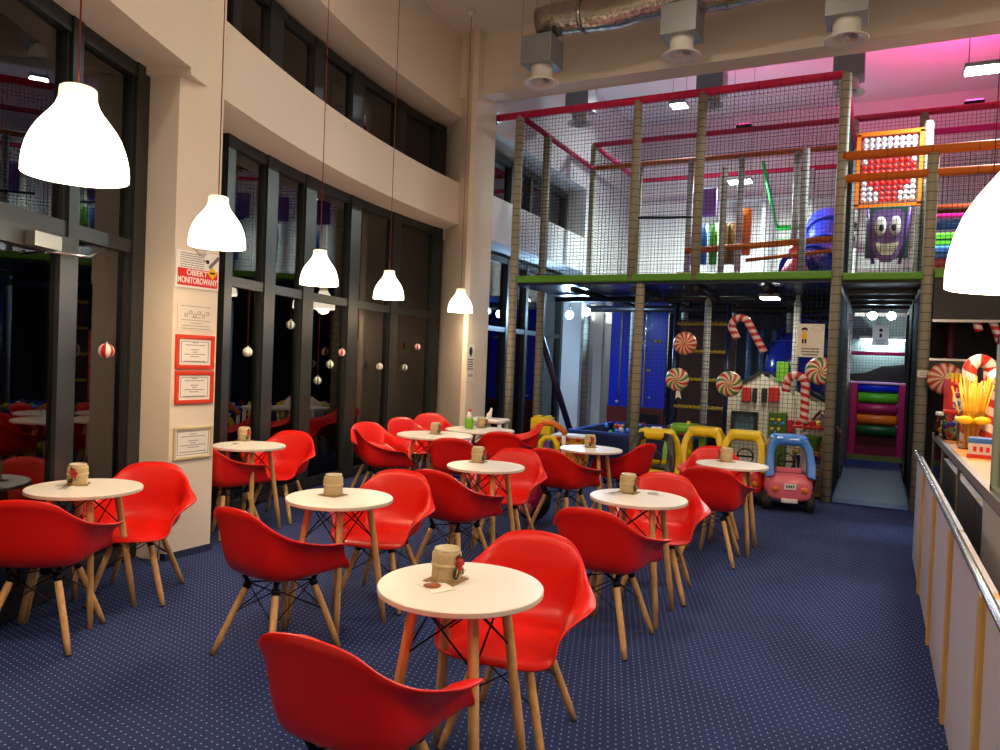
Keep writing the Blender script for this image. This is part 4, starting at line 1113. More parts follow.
for k in range(70):
    x, y = random.uniform(-.75, .75), random.uniform(-.9, .9); c = random.choice(bc)
    loc = (-3.4 + x, 12.2 + y, .345 + random.choice((0, .08, .14)))
    nm = {'yellow plastic': 'yellow', 'white plastic': 'white', 'bright green vinyl': 'green', 'sky blue plastic': 'blue', 'red toy plastic': 'red'}[c.name]
    if c.name not in protos:
        o = MB().ball((0, 0, 0), .042, 10, 7).build('play_ball', c); tag(o, nm + ' plastic ball lying in the blue ball pit', 'ball', 'balls in the pit, ' + nm); protos[c.name] = o
    else: o = protos[c.name].copy(); COL.objects.link(o)
    o.location = loc
# column and service box on the white wall
for x, lab in ((-4.35, 'grey foam-sleeved column left of the two floodlights'),):
    pass
sb = thing('wall_box', 'dark tall box on the white wall under the right floodlight', 'wall box', (at_Y(585, 360, 14.3).x, 14.3, 1.0))
MB().rbox((0, 0, .3), (.16, .1, .6), .02).build('case', M_DARK, sb); MB().box((0, -.055, .45), (.1, .012, .12)).build('panel', M_STEEL, sb); MB().lathe([(0, 0), (.05, .01), (.05, .05), (0, .06)], 14, (0, -.02, .66), axis='Y').build('sounder', M_WHITE, sb)
hw_ = MB(); hw_.bbox(-5.2, at_Y(602, 350, 14.36).x, 14.36, 14.5, 0, HP); struct('wall_hall_panel', hw_, M_WHITEWALL)
for px, py, lb in ((570, 315, 'left of the two glaring floodlights under the platform'), (587, 312, 'right of the two glaring floodlights under the platform')):
    p = at_Y(px, py, 12.45); f = thing('floodlight', lb, 'floodlight', p)
    MB().lathe([(.0, -.06), (.05, -.05), (.085, .03), (.085, .06)], 18, axis='Y').build('housing', M_STEEL, f)
    MB().lathe([(0, .05), (.078, .05), (.078, .058), (0, .062)], 18, axis='Y').build('lens', M_LEDB, f)
    MB().tube([(0, 0, .08), (0, 0, 2.6 - p.z)], .014, 6).build('bracket', M_DARK, f)
    point('floodlight_lamp', (p.x, p.y - .13, p.z), 75, (170, 214, 255), .08)
# horizontal yellow rope bars and maroon steps between posts
lad = thing('climbing_ladder', 'dark climbing ladder with yellow rope-wrapped rungs behind the swirl candies', 'ladder', (-2.55, 12.1, 0))
for sx in (-1, 1): MB().tube([(sx * .42, 0, 0), (sx * .42, 0, 2.58)], .04, 10).build('rail', M_BLUEV, lad)
for k in range(5):
    g = MB(); n = 22
    g.tube([(-.42 + .84 * i / n, 0, .45 + .45 * k + (.008 if i % 2 else 0)) for i in range(n + 1)], [.032 if i % 2 else .026 for i in range(n + 1)], 10); g.build('rung', mat('yellow rope', (190, 160, 40), .8), lad)
MB().box((0, .5, 1.2), (.9, .06, 2.3)).build('back_panel', mat('deep maroon vinyl', (50, 14, 22), .5), lad)
for k in range(5):
    f = thing('hanging_bolster', 'blue punch bolster, %s in the row behind the left candy cane' % ('first', 'second', 'third', 'fourth', 'fifth')[k], 'bolster', (-2.0 + .2 * k, 13.5 + .05 * k, .35), 0, 'blue hanging bolsters')
    MB().lathe([(0, 0), (.06, .01), (.07, .04), (.07, 1.86), (.05, 1.9), (0, 1.91)], 14).build('sleeve', mat('steel blue vinyl', (40, 80, 130), .4), f); MB().tube([(0, 0, 1.9), (0, 0, 2.3)], .01, 6).build('rope', M_DARK, f)

# white playhouse
ph = thing('playhouse', 'white plastic playhouse with green door and red shutters behind the net', 'playhouse', (at_Y(767, 400, 11.0).x, 11.0, 0))
hy = 11.0; hx = ph.location.x
zE, zA = at_Y(730, 393, hy).z, at_Y(763, 374, hy).z; zw0, zw1 = at_Y(794, 391, hy).z, at_Y(829, 410, hy).z
xl, xr = at_Y(727, 410, hy).x - hx, at_Y(794, 410, hy).x - hx; xm = (xl + xr) / 2; xw = at_Y(828, 410, hy).x - hx
M_HW = mat('ivory plastic', (206, 204, 186), .5)
main_o = [(xl, 0), (xr, 0), (xr, zE), (xm, zA), (xl, zE)]; wing_o = [(xr, 0), (xw, 0), (xw, zw1), (xr, zw0)]
M_GRF = mat('dark green plastic', (36, 52, 44), .5)
for nm, yy in (('front_wall', .06), ('rear_wall', .96)):
    f = MB(); f.prism(main_o, (0, yy, 0), (1, 0, 0), (0, 0, 1), .06); f.build(nm, M_HW, ph)
    f = MB(); f.prism(wing_o, (0, yy + .02, 0), (1, 0, 0), (0, 0, 1), .06); f.build('wing_wall', M_HW, ph)
MB().box((xl + .03, .48, zE / 2), (.06, .84, zE)).build('side_wall', M_HW, ph); MB().box((xw - .03, .5, zw1 / 2), (.06, .8, zw1)).build('side_wall', M_HW, ph)
for a, b in (((xl - .05, zE - .02), (xm, zA + .01)), ((xr + .02, zE - .01), (xm, zA + .01)), ((xw + .04, zw1 - .01), (xr, zw0 + .02))):
    a, b = Vector((a[0], 0, a[1])), Vector((b[0], 0, b[1])); u = b - a; un = u.normalized()
    q = MB(); q.prism([(0, 0), (u.length, 0), (u.length, .035), (0, .035)], a + Vector((0, 1.03, 0)), u, Vector((0, 0, 1)) - un * un.z, 1.06)
    q.v = [Vector((v.x, v.y if v.y > -.2 else v.y, v.z)) for v in q.v]; q.build('roof', M_GRF, ph)
def hp(px, py): p = at_Y(px, py, hy); return p.x - hx, p.z
(dx0, dz1), (dx1, dz0) = hp(769, 412), hp(786, 450)
o = MB().rbox(((dx0 + dx1) / 2, -.02, dz1 / 2 + .01), (dx1 - dx0, .05, dz1), .02).build('door', mat('olive green plastic', (72, 106, 34), .45), ph)
for k in range(7): MB().ball(((dx0 + dx1) / 2 - .07 + .045 * (k % 4), -.05, dz1 - .1 - .13 * (k // 4) - .05 * (k % 2)), .025, 10, 6, (1, .2, 1)).build('door_dot', M_CARBLUE if k % 2 else M_YEL, o)
MB().ball((dx0 + .04, -.06, dz1 * .5), .02, 10, 8).build('door_knob', M_YEL, o)
(wx0, wz1), (wx1, wz0) = hp(732, 412), hp(757, 438)
fr = MB(); wc, wz = (wx0 + wx1) / 2, (wz0 + wz1) / 2
for c, s_ in (((wc, -.02, wz1), (wx1 - wx0, .06, .045)), ((wc, -.02, wz0), (wx1 - wx0, .06, .045)), ((wx0 + .02, -.02, wz), (.045, .06, wz1 - wz0)), ((wx1 - .02, -.02, wz), (.045, .06, wz1 - wz0))): fr.box(c, s_)
o = fr.build('window_frame', M_INKD, ph); MB().box((wc, .0, wz), (wx1 - wx0 - .04, .02, wz1 - wz0 - .04)).build('pane', mat('pale blue panel', (90, 120, 140), .3), o)
for a, b in ((743, 751), (769, 779)):
    (sx0, sz1), (sx1, sz0) = hp(a, 387), hp(b, 402)
    MB().rbox(((sx0 + sx1) / 2, -.03, (sz0 + sz1) / 2), (sx1 - sx0, .05, sz1 - sz0), .015).build('shutter', mat('red plastic shutter', (190, 30, 36), .5), ph)
for a, b in ((753, 757), (762, 767)):
    (sx0, sz1), (sx1, sz0) = hp(a, 388), hp(b, 402)
    MB().box(((sx0 + sx1) / 2, -.01, (sz0 + sz1) / 2), (sx1 - sx0, .05, sz1 - sz0)).build('upper_opening', M_INKD, ph)
cx_, cz_ = hp(779, 372); MB().rbox((cx_, .5, cz_), (.17, .2, .3), .02).build('chimney', M_GRN, ph)
cx_, cz_ = hp(791, 426); MB().rbox((cx_, -.03, cz_), (.08, .06, .18), .02).build('red_letterbox', mat('red plastic shutter', (190, 30, 36), .5), ph)
dh = thing('doll_house', 'small pale doll house with a pitched roof right of the playhouse', 'doll house', (at_Y(820, 430, 10.5).x, 10.5, 0))
MB().prism([(-.16, 0), (.16, 0), (.16, .78), (0, 1.0), (-.16, .78)], (0, .3, 0), (1, 0, 0), (0, 0, 1), .3).build('body', mat('pale lilac plastic', (196, 186, 190), .5), dh)
MB().box((0, -.01, .5), (.12, .03, .2)).build('window_shape', M_CARPINK, dh)
for sx in (-1, 1):
    q = MB(); a, b = Vector((sx * .22, 0, .72)), Vector((0, 0, 1.03)); q.prism([(0, 0), ((b - a).length, 0), ((b - a).length, .03), (0, .03)], a + Vector((0, .33, 0)), b - a, Vector((0, 0, 1)) - (b - a).normalized() * (b - a).normalized().z, .36); q.build('roof', mat('maroon roof plastic', (110, 40, 50), .5), dh)

# ------------------------------------------------------------------ candies hung on the nets
M_SW1 = swirl('orange and cream swirl', [(190, 60, 34), (226, 190, 160)], 12, -3.5)
M_SW2 = swirl('red green and white swirl', [(206, 48, 26), (226, 208, 184), (70, 120, 50), (226, 208, 184)], 5, -4.5)
M_CANE = stripes_uv('candy cane stripes', (228, 200, 192), (190, 30, 34), 11, .5, 1.0)
M_CANEB = stripes_uv('broad candy cane stripes', (240, 226, 214), (200, 50, 28), 9, .48, 1.0)
def swirl_candy(px, py, Y, r, mt, label, rz=0, tail=False):
    p = at_Y(px, py, Y); o = thing('swirl_candy', label, 'candy decoration', p, rz)
    MB().lathe([(0, -.05), (r * .45, -.048), (r * .85, -.032), (r, 0), (r * .85, .032), (r * .45, .048), (0, .05)], 32, axis='Y', cap=False).build('disc', mt, o)
    g = MB(); g.lathe([(0, .05), (.022, .052), (.02, .062), (0, .066)], 12, axis='Y'); g.build('centre_knot', mat('gold foil', (230, 170, 60), .3, metal=.4), o)
    if tail:
        t = MB(); t.prism([(-.02, 0), (.02, 0), (.045, -.1), (.0, -.08), (-.03, -.11)], (0.02, .01, -r * .95), (1, 0, 0), (0, 0, 1), .02); t.build('wrapper_tail', M_WHITE, o)
def cane(px0, py0, px1, py1, Y, label, r=.035, hook=.1, side=-1, mt=None, hookdrop=.1):
    """straight shaft from the foot pixel up to the bend, crook on one side"""
    a, b = at_Y(px0, py0, Y), at_Y(px1, py1, Y); d = (b - a).normalized(); s = Vector((d.z, 0, -d.x)) * side
    pts = [a + (b - a) * (k / 10) for k in range(11)]
    c = b + s * hook
    for k in range(1, 13):
        t = PI * k / 12; pts.append(c - s * hook * math.cos(t) + d * hook * math.sin(t))
    for k in range(1, 4): pts.append(pts[-1] - d * hookdrop / 3)
    o = thing('candy_cane', label, 'candy decoration', a)
    MB().tube([p - a for p in pts], r, 14, uv=True).build('cane', mt or M_CANE, o)
    MB().tube([b - a + d * hook * .3, b - a + d * hook * .3 + Vector((0, .06, .02))], .004, 5).build('hanging_string', M_WHITE, o)
CY = FY + .03
swirl_candy(685, 343.5, CY, .155, M_SW1, 'orange and cream swirl candy, highest of those on the net', tail=False)
swirl_candy(677, 379.5, CY, .155, M_SW2, 'red green and white swirl candy lowest on the left, white wrapper end below', tail=True)
swirl_candy(729, 384, CY, .165, M_SW2, 'red green and white swirl candy in front of the playhouse roof')
swirl_candy(820, 371, CY, .17, M_SW2, 'red green and white swirl candy below the poster')
cane(764, 352, 748, 322, CY, 'candy cane leaning left, high on the net', .045, .105, -1, hookdrop=.13)
cane(804, 423, 805.5, 385, CY, 'upright candy cane in front of the playhouse', .052, .11, -1, hookdrop=.09)
cane(1003, 350, 993, 322, CY + .0, 'candy cane at the right edge of the photo under the big lamp', .04, .075, -1, hookdrop=.06)
swirl_candy(945, 379, FY - .12, .18, M_SW1, 'large orange and cream swirl candy behind the straws on the right', 0)
# poster with a child drawing on the net
p = at_Y(810.5, 340.5, FY - .08); po = thing('paper_poster', 'white poster with a drawn child and a speech bubble on the net', 'poster', p, R_(2))
PWd, PH_ = .30, .40
MB().box((0, 0, 0), (PWd, .006, PH_)).build('sheet', M_PAPER, po)
q = MB(); q.ball((-.07, -.005, .13), .034, 14, 10, (1, .08, .8)); q.build('printed_hair', M_INKD, po)
q = MB(); q.ball((-.07, -.006, .108), .03, 14, 10, (1, .08, .95)); q.build('printed_face', mat('printed skin tone', (236, 196, 160), .8), po)
q = MB(); q.prism([(-.1, 0), (-.04, 0), (-.045, .07), (-.095, .07)], (0, -.003, .01), (1, 0, 0), (0, 0, 1), .003); q.build('printed_shirt', M_SIGNY, po)
q = MB(); q.box((-.085, -.005, -.01), (.022, .003, .05)).box((-.055, -.005, -.01), (.022, .003, .05)); q.build('printed_trousers', M_INKD, po)
q = MB(); q.strand((-.085, -.005, -.035), (-.09, -.005, -.075), .003).strand((-.055, -.005, -.035), (-.045, -.005, -.07), .003).strand((-.1, -.005, .06), (-.13, -.005, .03), .003).strand((-.04, -.005, .06), (-.01, -.005, .04), .003); q.build('printed_limbs', mat('printed skin tone', (236, 196, 160), .8), po)
q = MB(); q.lathe([(.05, -.001), (.053, -.001), (.053, .001), (.05, .001), (.05, -.001)], 24, (0, 0, 0), axis='Y', cap=False); q.v = [Vector((v.x * 1.25 + .075, v.y - .005, v.z * .62 + .145)) for v in q.v]; q.build('speech_bubble', M_INK, po)
q = MB()
for k, wd_ in enumerate((.2, .2, .17)):
    x = -wd_ / 2
    while x < wd_ / 2: q.box((x + .006, -.0045, -.1 - .035 * k), (.009, .003, .016)); x += .0135
q.build('printed_text', M_INKD, po)
# tag on the right passage post
p = at_Y(924, 374, FY - .075); o = thing('post_tag', 'small white tag on the khaki post right of the passage', 'tag', p)
MB().box((0, 0, 0), (.13, .006, .08)).build('card', M_PAPER, o); q = MB()
for k in range(3): q.box((0, -.004, .02 - .02 * k), (.09, .002, .006))
q.build('printed_text', M_INK, o)

# ------------------------------------------------------------------ ducts and diffusers
foil = mat('crinkled foil', (190, 186, 176), .22, metal=1, bump=.9, bscale=16)
DY, DR, DZ = 8.4, .19, 5.72
du = thing('air_duct', 'crinkled silver foil air duct hung below the ceiling', 'duct', (-1.5, DY, DZ))
n = 26; L = 6.6
q = MB(); q.tube([(-2.42 + L * i / n, 0, .02 * math.sin(i * 1.3)) for i in range(n + 1)], [DR * (1 + .03 * math.sin(i * 2.1)) for i in range(n + 1)], 22); q.build('foil_tube', foil, du)
for x in (-2.1, -.4, 1.2, 3.0): MB().lathe([(DR + .012, -.02), (DR + .016, -.02), (DR + .016, .02), (DR + .012, .02)], 22, (x + .25, 0, 0), axis='X', cap=False).build('band', M_STEEL, du)
for x in (-2.2, -.3, 1.6, 3.4):
    for sy in (-1, 1): MB().strand((x, sy * .16, .1), (x, sy * .16, H_CEIL - DZ), .005).build('hanger', M_STEEL, du)
def diffuser(x, y, zb, label, top, hang):
    o = thing('air_diffuser', label, 'air diffuser', (x, y, zb), 0, 'swirl air diffusers on grey boxes')
    MB().lathe([(.1, .16), (.12, .03), (.185, .008), (.215, .0), (.218, .012), (.19, .03), (.135, .05), (.135, .22)], 32, cap=False).build('face_ring', M_DIFF, o)
    v = MB()
    for k in range(8):
        a = 2 * PI * k / 8; T = Matrix.Rotation(a, 3, 'Z') @ Matrix.Rotation(.6, 3, 'X'); v.box(T @ Vector((.062, 0, 0)) + Vector((0, 0, .045)), (.1, .05, .004), M=T)
    v.lathe([(0, .02), (.022, .025), (.022, .06), (0, .065)], 12); v.build('vanes', M_DIFF, o)
    b = MB(); b.bbox(-.2, .2, -.2, .2, .2, .54); bevel(b.build('plenum_box', M_ZINC, o), .006)
    k = MB(); k.lathe([(.1, .54), (.1, top - zb)], 18, cap=False); k.build('spigot', foil, o)
    for sx in (-1, 1):
        for sy in (-1, 1): MB().strand((sx * .19, sy * .19, .5), (sx * .19, sy * .19, hang - zb), .004).build('hanger', M_STEEL, o)
for i, (px, py, lb) in enumerate(((541, 84, 'air diffuser nearest the far pillar, under the left end of the foil duct'), (681, 57, 'middle air diffuser under the foil duct'), (846, 41, 'rightmost air diffuser in front of the beam'))):
    p = at_Y(px, py, DY); diffuser(p.x, DY, 5.0 if i < 0 else p.z, lb, DZ - .15, H_CEIL)
for px, py, lb in ((580, 124, 'air diffuser behind the netting above the left of the play frame'), (711, 107, 'air diffuser behind the beam beside the bright LED light'), (848, 94, 'air diffuser behind the top of the tall passage post')):
    p = at_Y(px, py, 11.6); diffuser(p.x, 11.6, p.z, lb, 6.4, H_FAR)
du = thing('air_duct', 'second foil air duct above the play frame, hidden by the beam', 'duct', (-1.5, 11.6, 6.5))
q = MB(); q.tube([(-3.6 + 9.5 * i / n, 0, .02 * math.sin(i * 1.7)) for i in range(n + 1)], [DR * (1 + .03 * math.sin(i * 2.3)) for i in range(n + 1)], 20); q.build('foil_tube', foil, du)
for x in (-3, 0, 3): MB().strand((x, 0, .15), (x, 0, H_FAR - 6.5), .006).build('hanger', M_STEEL, du)
# LED fixtures
def led(px, py, Y, label, w, rgb, hang, sx=.4):
    p = at_Y(px, py, Y); o = thing('led_light', label, 'LED light', p)
    bevel(MB().box((0, 0, .05), (sx, .3, .05)).build('housing', M_ZINC, o), .006); MB().box((0, 0, .018), (sx * .9, .26, .014)).build('panel', M_LED, o)
    for s in (-1, 1): MB().strand((s * sx * .4, 0, .07), (s * sx * .4, 0, hang - p.z), .006).build('hanger', M_STEEL, o)
    area('led_lamp', (p.x, p.y, p.z - .01), w, rgb, sx, .26); return p
led(679, 107, 13.4, 'bright LED light beside the middle grey box, above the netting', 60, (232, 248, 255), H_FAR, .3)
led(740, 183, 13.9, 'glaring LED light inside the upper deck of the left play frame', 400, (236, 255, 246), H_FAR, .42)
led(988, 71, 10.5, 'LED light hung from the pink-lit ceiling at the right edge', 150, (232, 248, 255), H_FAR, .5)
led(620, 300, 14.0, 'cold LED light under the platform over the ball pit', 90, (190, 220, 255), HP - .1, .4)
led(884, 341, 14.85, 'white LED tube light glimpsed at the far end of the passage', 7, (220, 240, 255), HP + .6, .8)
led(770, 300, 10.5, 'small LED fill light added under the platform in front of the playhouse', 14, (255, 236, 214), HP - .1, .25)  # added fill light, brightens the playhouse front
pk = thing('colour_floodlight', 'pink floodlight turned up at the ceiling on top of the play frame', 'floodlight', (1.1, MY + .25, HB + .06))
MB().rbox((0, 0, .05), (.26, .16, .1), .02).build('housing', M_DARK, pk); MB().box((0, 0, .105), (.22, .13, .012)).build('lens', mat('lit pink lens', (255, 120, 190), .5, emit=(255, 60, 150), estr=12), pk)
spot('pink_lamp', (1.1, MY + .25, HB + .2), (.7, MY + .9, H_FAR), 330, (255, 60, 150), 140, .1, .9)
pk = thing('colour_floodlight', 'pink floodlight turned up at the ceiling behind the middle grey box', 'floodlight', (-2.2, MY + .25, HB + .06))
MB().rbox((0, 0, .05), (.26, .16, .1), .02).build('housing', M_DARK, pk); MB().box((0, 0, .105), (.22, .13, .012)).build('lens', mat('lit pink lens', (255, 120, 190), .5, emit=(255, 60, 150), estr=12), pk)
spot('pink_lamp', (-2.2, MY + .25, HB + .2), (-2.2, MY + .8, H_FAR), 55, (255, 60, 150), 130, .1, .9)

# ------------------------------------------------------------------ toy cars
def wheel(root, x, y, r=.115, w=.09, sx=1):
    t = MB(); t.lathe([(r * .55, -w / 2), (r * .92, -w / 2), (r, -w * .3), (r, w * .3), (r * .92, w / 2), (r * .55, w / 2)], 20, (x, y, r), axis='X', cap=False); o = t.build('wheel', M_TYRE, root)
    h = MB(); h.lathe([(0, -w * .45), (r * .56, -w * .42), (r * .56, w * .42), (r * .3, w * .52), (0, w * .54)], 16, (x, y, r), axis='X'); h.build('hub', M_WHITE, o)
def toy_car(x, y, rz, body, roof, label, pillar=None, taxi=False, eyes=False):
    """ride-on cabin car, nose towards local +Y"""
    t = thing('toy_car', label, 'toy car', (x, y, 0), rz)
    secs = [(-.40, .19, .17, .34), (-.385, .235, .14, .41), (-.30, .26, .12, .46), (-.12, .265, .12, .44), (.05, .262, .12, .42), (.2, .258, .12, .44), (.33, .24, .13, .42), (.40, .205, .15, .36), (.415, .16, .18, .30)]
    n = 16; vs = []
    for yy, w, z0, z1 in secs:
        for k in range(n):
            a = 2 * PI * k / n; c, s = math.cos(a), math.sin(a); e = .5
            vs.append((w * math.copysign(abs(c) ** e, c), yy, (z0 + z1) / 2 + (z1 - z0) / 2 * math.copysign(abs(s) ** e, s)))
    fs = [(i * n + k, i * n + (k + 1) % n, (i + 1) * n + (k + 1) % n, (i + 1) * n + k) for i in range(len(secs) - 1) for k in range(n)]
    fs += [tuple(range(n))[::-1], tuple((len(secs) - 1) * n + k for k in range(n))]
    b = MB(); b.add(vs, fs, True); bo = b.build('body', body, t)
    q = MB(); q.rbox((0, -.1, .44), (.36, .36, .04), .08); q.build('cabin_opening', M_DARK, bo)
    q = MB(); q.rbox((0, -.22, .45), (.3, .08, .12), .03); q.build('seat_back', body, t)
    P = []
    for sx in (-1, 1):
        P.append([(sx * .225, -.34, .42), (sx * .226, -.31, .56), (sx * .208, -.25, .72), (sx * .17, -.2, .81), (sx * .07, -.19, .838), (0, -.19, .84)])
        P.append([(sx * .225, .2, .42), (sx * .226, .15, .56), (sx * .208, .07, .72), (sx * .17, .02, .81), (sx * .07, .0, .838), (0, 0, .84)])
    rear, front = P[0][:-1] + P[2][::-1], P[1][:-1] + P[3][::-1]
    r = MB()
    def strap(path, w=.13, th=.095):
        vs = []
        for i, p in enumerate(path):
            p = Vector(p); ctr = Vector((0, p.y, .45)); o_ = (p - Vector((0, p.y, .5))).normalized(); ww = w * (1.35 if p.z < .5 else 1)
            vs += [p + Vector((0, -ww / 2, 0)) + o_ * th / 2, p + Vector((0, ww / 2, 0)) + o_ * th / 2, p + Vector((0, ww / 2, 0)) - o_ * th / 2, p + Vector((0, -ww / 2, 0)) - o_ * th / 2]
        N = len(path)
        return vs, [(i * 4 + j, i * 4 + (j + 1) % 4, i * 4 + 4 + (j + 1) % 4, i * 4 + 4 + j) for i in range(N - 1) for j in range(4)] + [(0, 1, 2, 3), (N * 4 - 1, N * 4 - 2, N * 4 - 3, N * 4 - 4)]
    r.add(*strap(rear))
    if pillar is None: r.add(*strap(front))
    r.rbox((0, -.1, .835), (.42, .36, .12), .12)
    ro = r.build('roof', roof, t); bevel(ro, .015, 2)
    if pillar is not None:
        f = MB(); f.add(*strap(front)); bevel(f.build('windscreen_pillars', pillar, t), .015, 2)
    q = MB(); q.rbox((0, -.262, .852), (.13, .03, .03), .012); q.build('roof_grip', M_DARK, ro)
    for sx in (-1, 1):
        wheel(t, sx * .235, -.27); wheel(t, sx * .235, .27)
        q = MB(); q.lathe([(0, 0), (.04, .0), (.035, .02), (0, .025)], 14, (sx * .16, -.398, .27), axis='Y'); q.v = [Vector((v.x, -.398 - (v.y + .398) * -1, v.z)) for v in q.v]; q.build('tail_lamp', mat('orange lamp plastic', (230, 120, 40), .3), t)
        q = MB(); q.ball((sx * .15, .405, .33), .035, 12, 8, (1, .5, 1)); q.build('headlamp', M_WHITE, t)
    q = MB(); q.box((0, -.408, .31), (.13, .012, .07)); o = q.build('number_plate', M_WHITE, t)
    q = MB()
    for k in range(4): q.box((-.036 + .024 * k, -.4155, .31), (.014, .003, .03))
    q.build('plate_marks', M_INKD, o)
    q = MB(); q.rbox((0, -.4, .14), (.18, .04, .05), .015); q.build('bumper', M_WHITE, t)
    q = MB(); q.lathe([(.09, -.012), (.105, -.012), (.105, .012), (.09, .012), (.09, -.012)], 20, (0, .06, .55), axis='Y', cap=False); q.box((0, .06, .55), (.18, .015, .025)); q.build('steering_wheel', M_DARK, t)
    if taxi:
        s = MB(); s.rbox((0, -.08, .885), (.13, .09, .07), .02); s_ = s.build('taxi_sign', M_WHITE, t); MB().box((0, .04 - .08 + .006, .885), (.07, .003, .03)).build('orange_patch', mat('orange lamp plastic', (230, 120, 40), .3), s_)
        q = MB(); q.lathe([(.05, 0), (.06, 0), (.06, .006), (.05, .006), (.05, 0)], 20, (0, .413, .26), axis='Y', cap=False); q.build('nose_badge', M_DARK, t)
    if eyes:
        q = MB(); q.lathe([(0, 0), (.03, 0), (.028, .06), (.02, .08), (0, .085)], 12, (.03, -.1, .85)); q.build('roof_knob', M_YEL, t)
        q = MB(); q.rbox((0, -.415, .36), (.2, .02, .05), .008); q.build('patterned_strip', mat('red pattern strip', (190, 40, 70), .5, noise=.5, nscale=60), t)
    t.scale = (.95, .95, .93)
    return t
toy_car(-.88, 9.02, R_(13), M_CARPINK, M_CARBLUE, 'ride-on toy car with pink body and sky blue roof', pillar=mat('pale grey plastic', (196, 190, 188), .4))
toy_car(-1.36, 9.16, R_(4), M_CARRED, M_YEL, 'ride-on toy car with red body and yellow roof, next to the pink car')
toy_car(-1.84, 9.24, R_(4), M_CARRED, M_YEL, 'ride-on toy car with yellow roof, second from the pink car')
toy_car(-2.14, 9.5, R_(10), M_GRN, M_GRN, 'lime green ride-on toy car with a yellow roof knob', eyes=True)
p = at_h(652, 503, 0); toy_car(p.x, p.y, R_(184), M_YEL, M_YEL, 'yellow ride-on toy taxi with a white roof sign', pillar=M_DARK, taxi=True)

# toys stacked by the right front post
sh = thing('toy_shelf', 'low toy shelf with coloured bins beside the right front post', 'shelf', (-.72, 10.0, 0))
for z in (.04, .3, .56): MB().rbox((0, 0, z), (.36, .34, .03), .01).build('shelf_board', mat('ochre plastic', (150, 120, 50), .5), sh)
for sx in (-1, 1): MB().rbox((sx * .17, 0, .3), (.025, .34, .56), .008).build('side_board', mat('ochre plastic', (150, 120, 50), .5), sh)
for i, (z, c, nm, cn) in enumerate(((.315, M_BLUE, 'blue', 'toy_bin'), (.575, M_GRN, 'green', 'toy_bucket'), (.055, M_CARRED, 'red', 'toy_bin'))):
    o = thing(cn, '%s plastic toy container on the low toy shelf by the post' % nm, 'toy container', (-.72 + (.02 if i == 1 else -.02), 9.98, z))
    MB().lathe([(0, 0), (.1, 0), (.125, .17), (.135, .175), (.13, .18), (.115, .17), (.09, .01), (0, .008)], 20, cap=False).build('tub', c, o)
    MB().tube([(.13 * math.cos(PI * k / 10), 0, .16 + .1 * math.sin(PI * k / 10)) for k in range(11)], .006, 6).build('handle', M_WHITE, o)
tr = thing('toy_tray', 'red toy tray on top of the green bucket by the right post', 'toy tray', (-.74, 10.0, .84))
MB().rbox((0, 0, .02), (.36, .26, .03), .04).build('tray', M_CARRED, tr)
for k in range(4): MB().ball((-.12 + .08 * k, .0, .07), .04, 10, 8).build('toy_food', (M_CARRED, M_MAG, M_CARRED, M_YEL)[k], tr)
# toddler toys by the window, left of the ball pit
bs_ = at_h(541, 466, 0)
for k, (c, nm) in enumerate(((M_YEL, 'lowest yellow'), (mat('leaf green plastic', (60, 130, 40), .4), 'green'), (M_YEL, 'topmost yellow'))):
    o = thing('toy_block', '%s giant building block in the stack by the far windows' % nm, 'building block', (bs_.x, bs_.y, .24 * k), R_(10))
    MB().rbox((0, 0, .12), (.3, .3, .235), .015).build('block', c, o)
    st = MB()
    for i in (-1, 1):
        for j in (-1, 1): st.lathe([(.045, .236), (.045, .262), (.04, .268), (0, .268)], 14, (i * .075, j * .075, 0))
    if k == 2: st.build('studs', c, o)
p = at_h(547, 474, 0); o = thing('push_walker', 'toddler push walker with orange arched handle and white posts', 'push toy', (p.x, p.y, 0), R_(5))
MB().tube([(-.24, 0, .56), (-.2, 0, .62), (-.08, 0, .7), (.08, 0, .7), (.2, 0, .62), (.24, 0, .56)], .04, 12).build('handle', M_ORANGE, o)
for sx in (-1, 1): MB().tube([(sx * .22, 0, .58), (sx * .22, .02, .1)], .028, 10).build('post', M_WHITE, o)
MB().tube([(-.12, .03, .2), (-.12, .03, .42), (-.06, .03, .5), (.06, .03, .5), (.12, .03, .42), (.12, .03, .2)], .04, 10).build('yellow_arch', M_YEL, o)
MB().rbox((-.06, .06, .3), (.16, .06, .3), .02).build('purple_panel', M_PURPLE, o)
MB().rbox((0, .1, .1), (.5, .4, .08), .05).build('base', M_GRN, o)
p = at_h(570, 474, 0); o = thing('toy_kitchen', 'yellow toy kitchen unit with pale worktop left of the ball pit', 'toy kitchen', (p.x, p.y, 0), R_(5))
MB().rbox((0, 0, .26), (.44, .3, .5), .02).build('cabinet', mat('ochre yellow plastic', (190, 140, 30), .45), o)
MB().rbox((0, 0, .53), (.5, .34, .04), .03).build('worktop', M_WHITE, o)
for i in range(3): MB().rbox((-.14 + .14 * i, -.155, .36), (.1, .02, .16), .008).build('door', (M_DARK, mat('ochre yellow plastic', (190, 140, 30), .45), M_CARRED)[i], o)
for i in range(3): MB().lathe([(0, 0), (.028, 0), (.028, .018), (0, .02)], 12, (-.14 + .14 * i, -.152, .5), axis='Y').build('knob', M_CARRED, o)

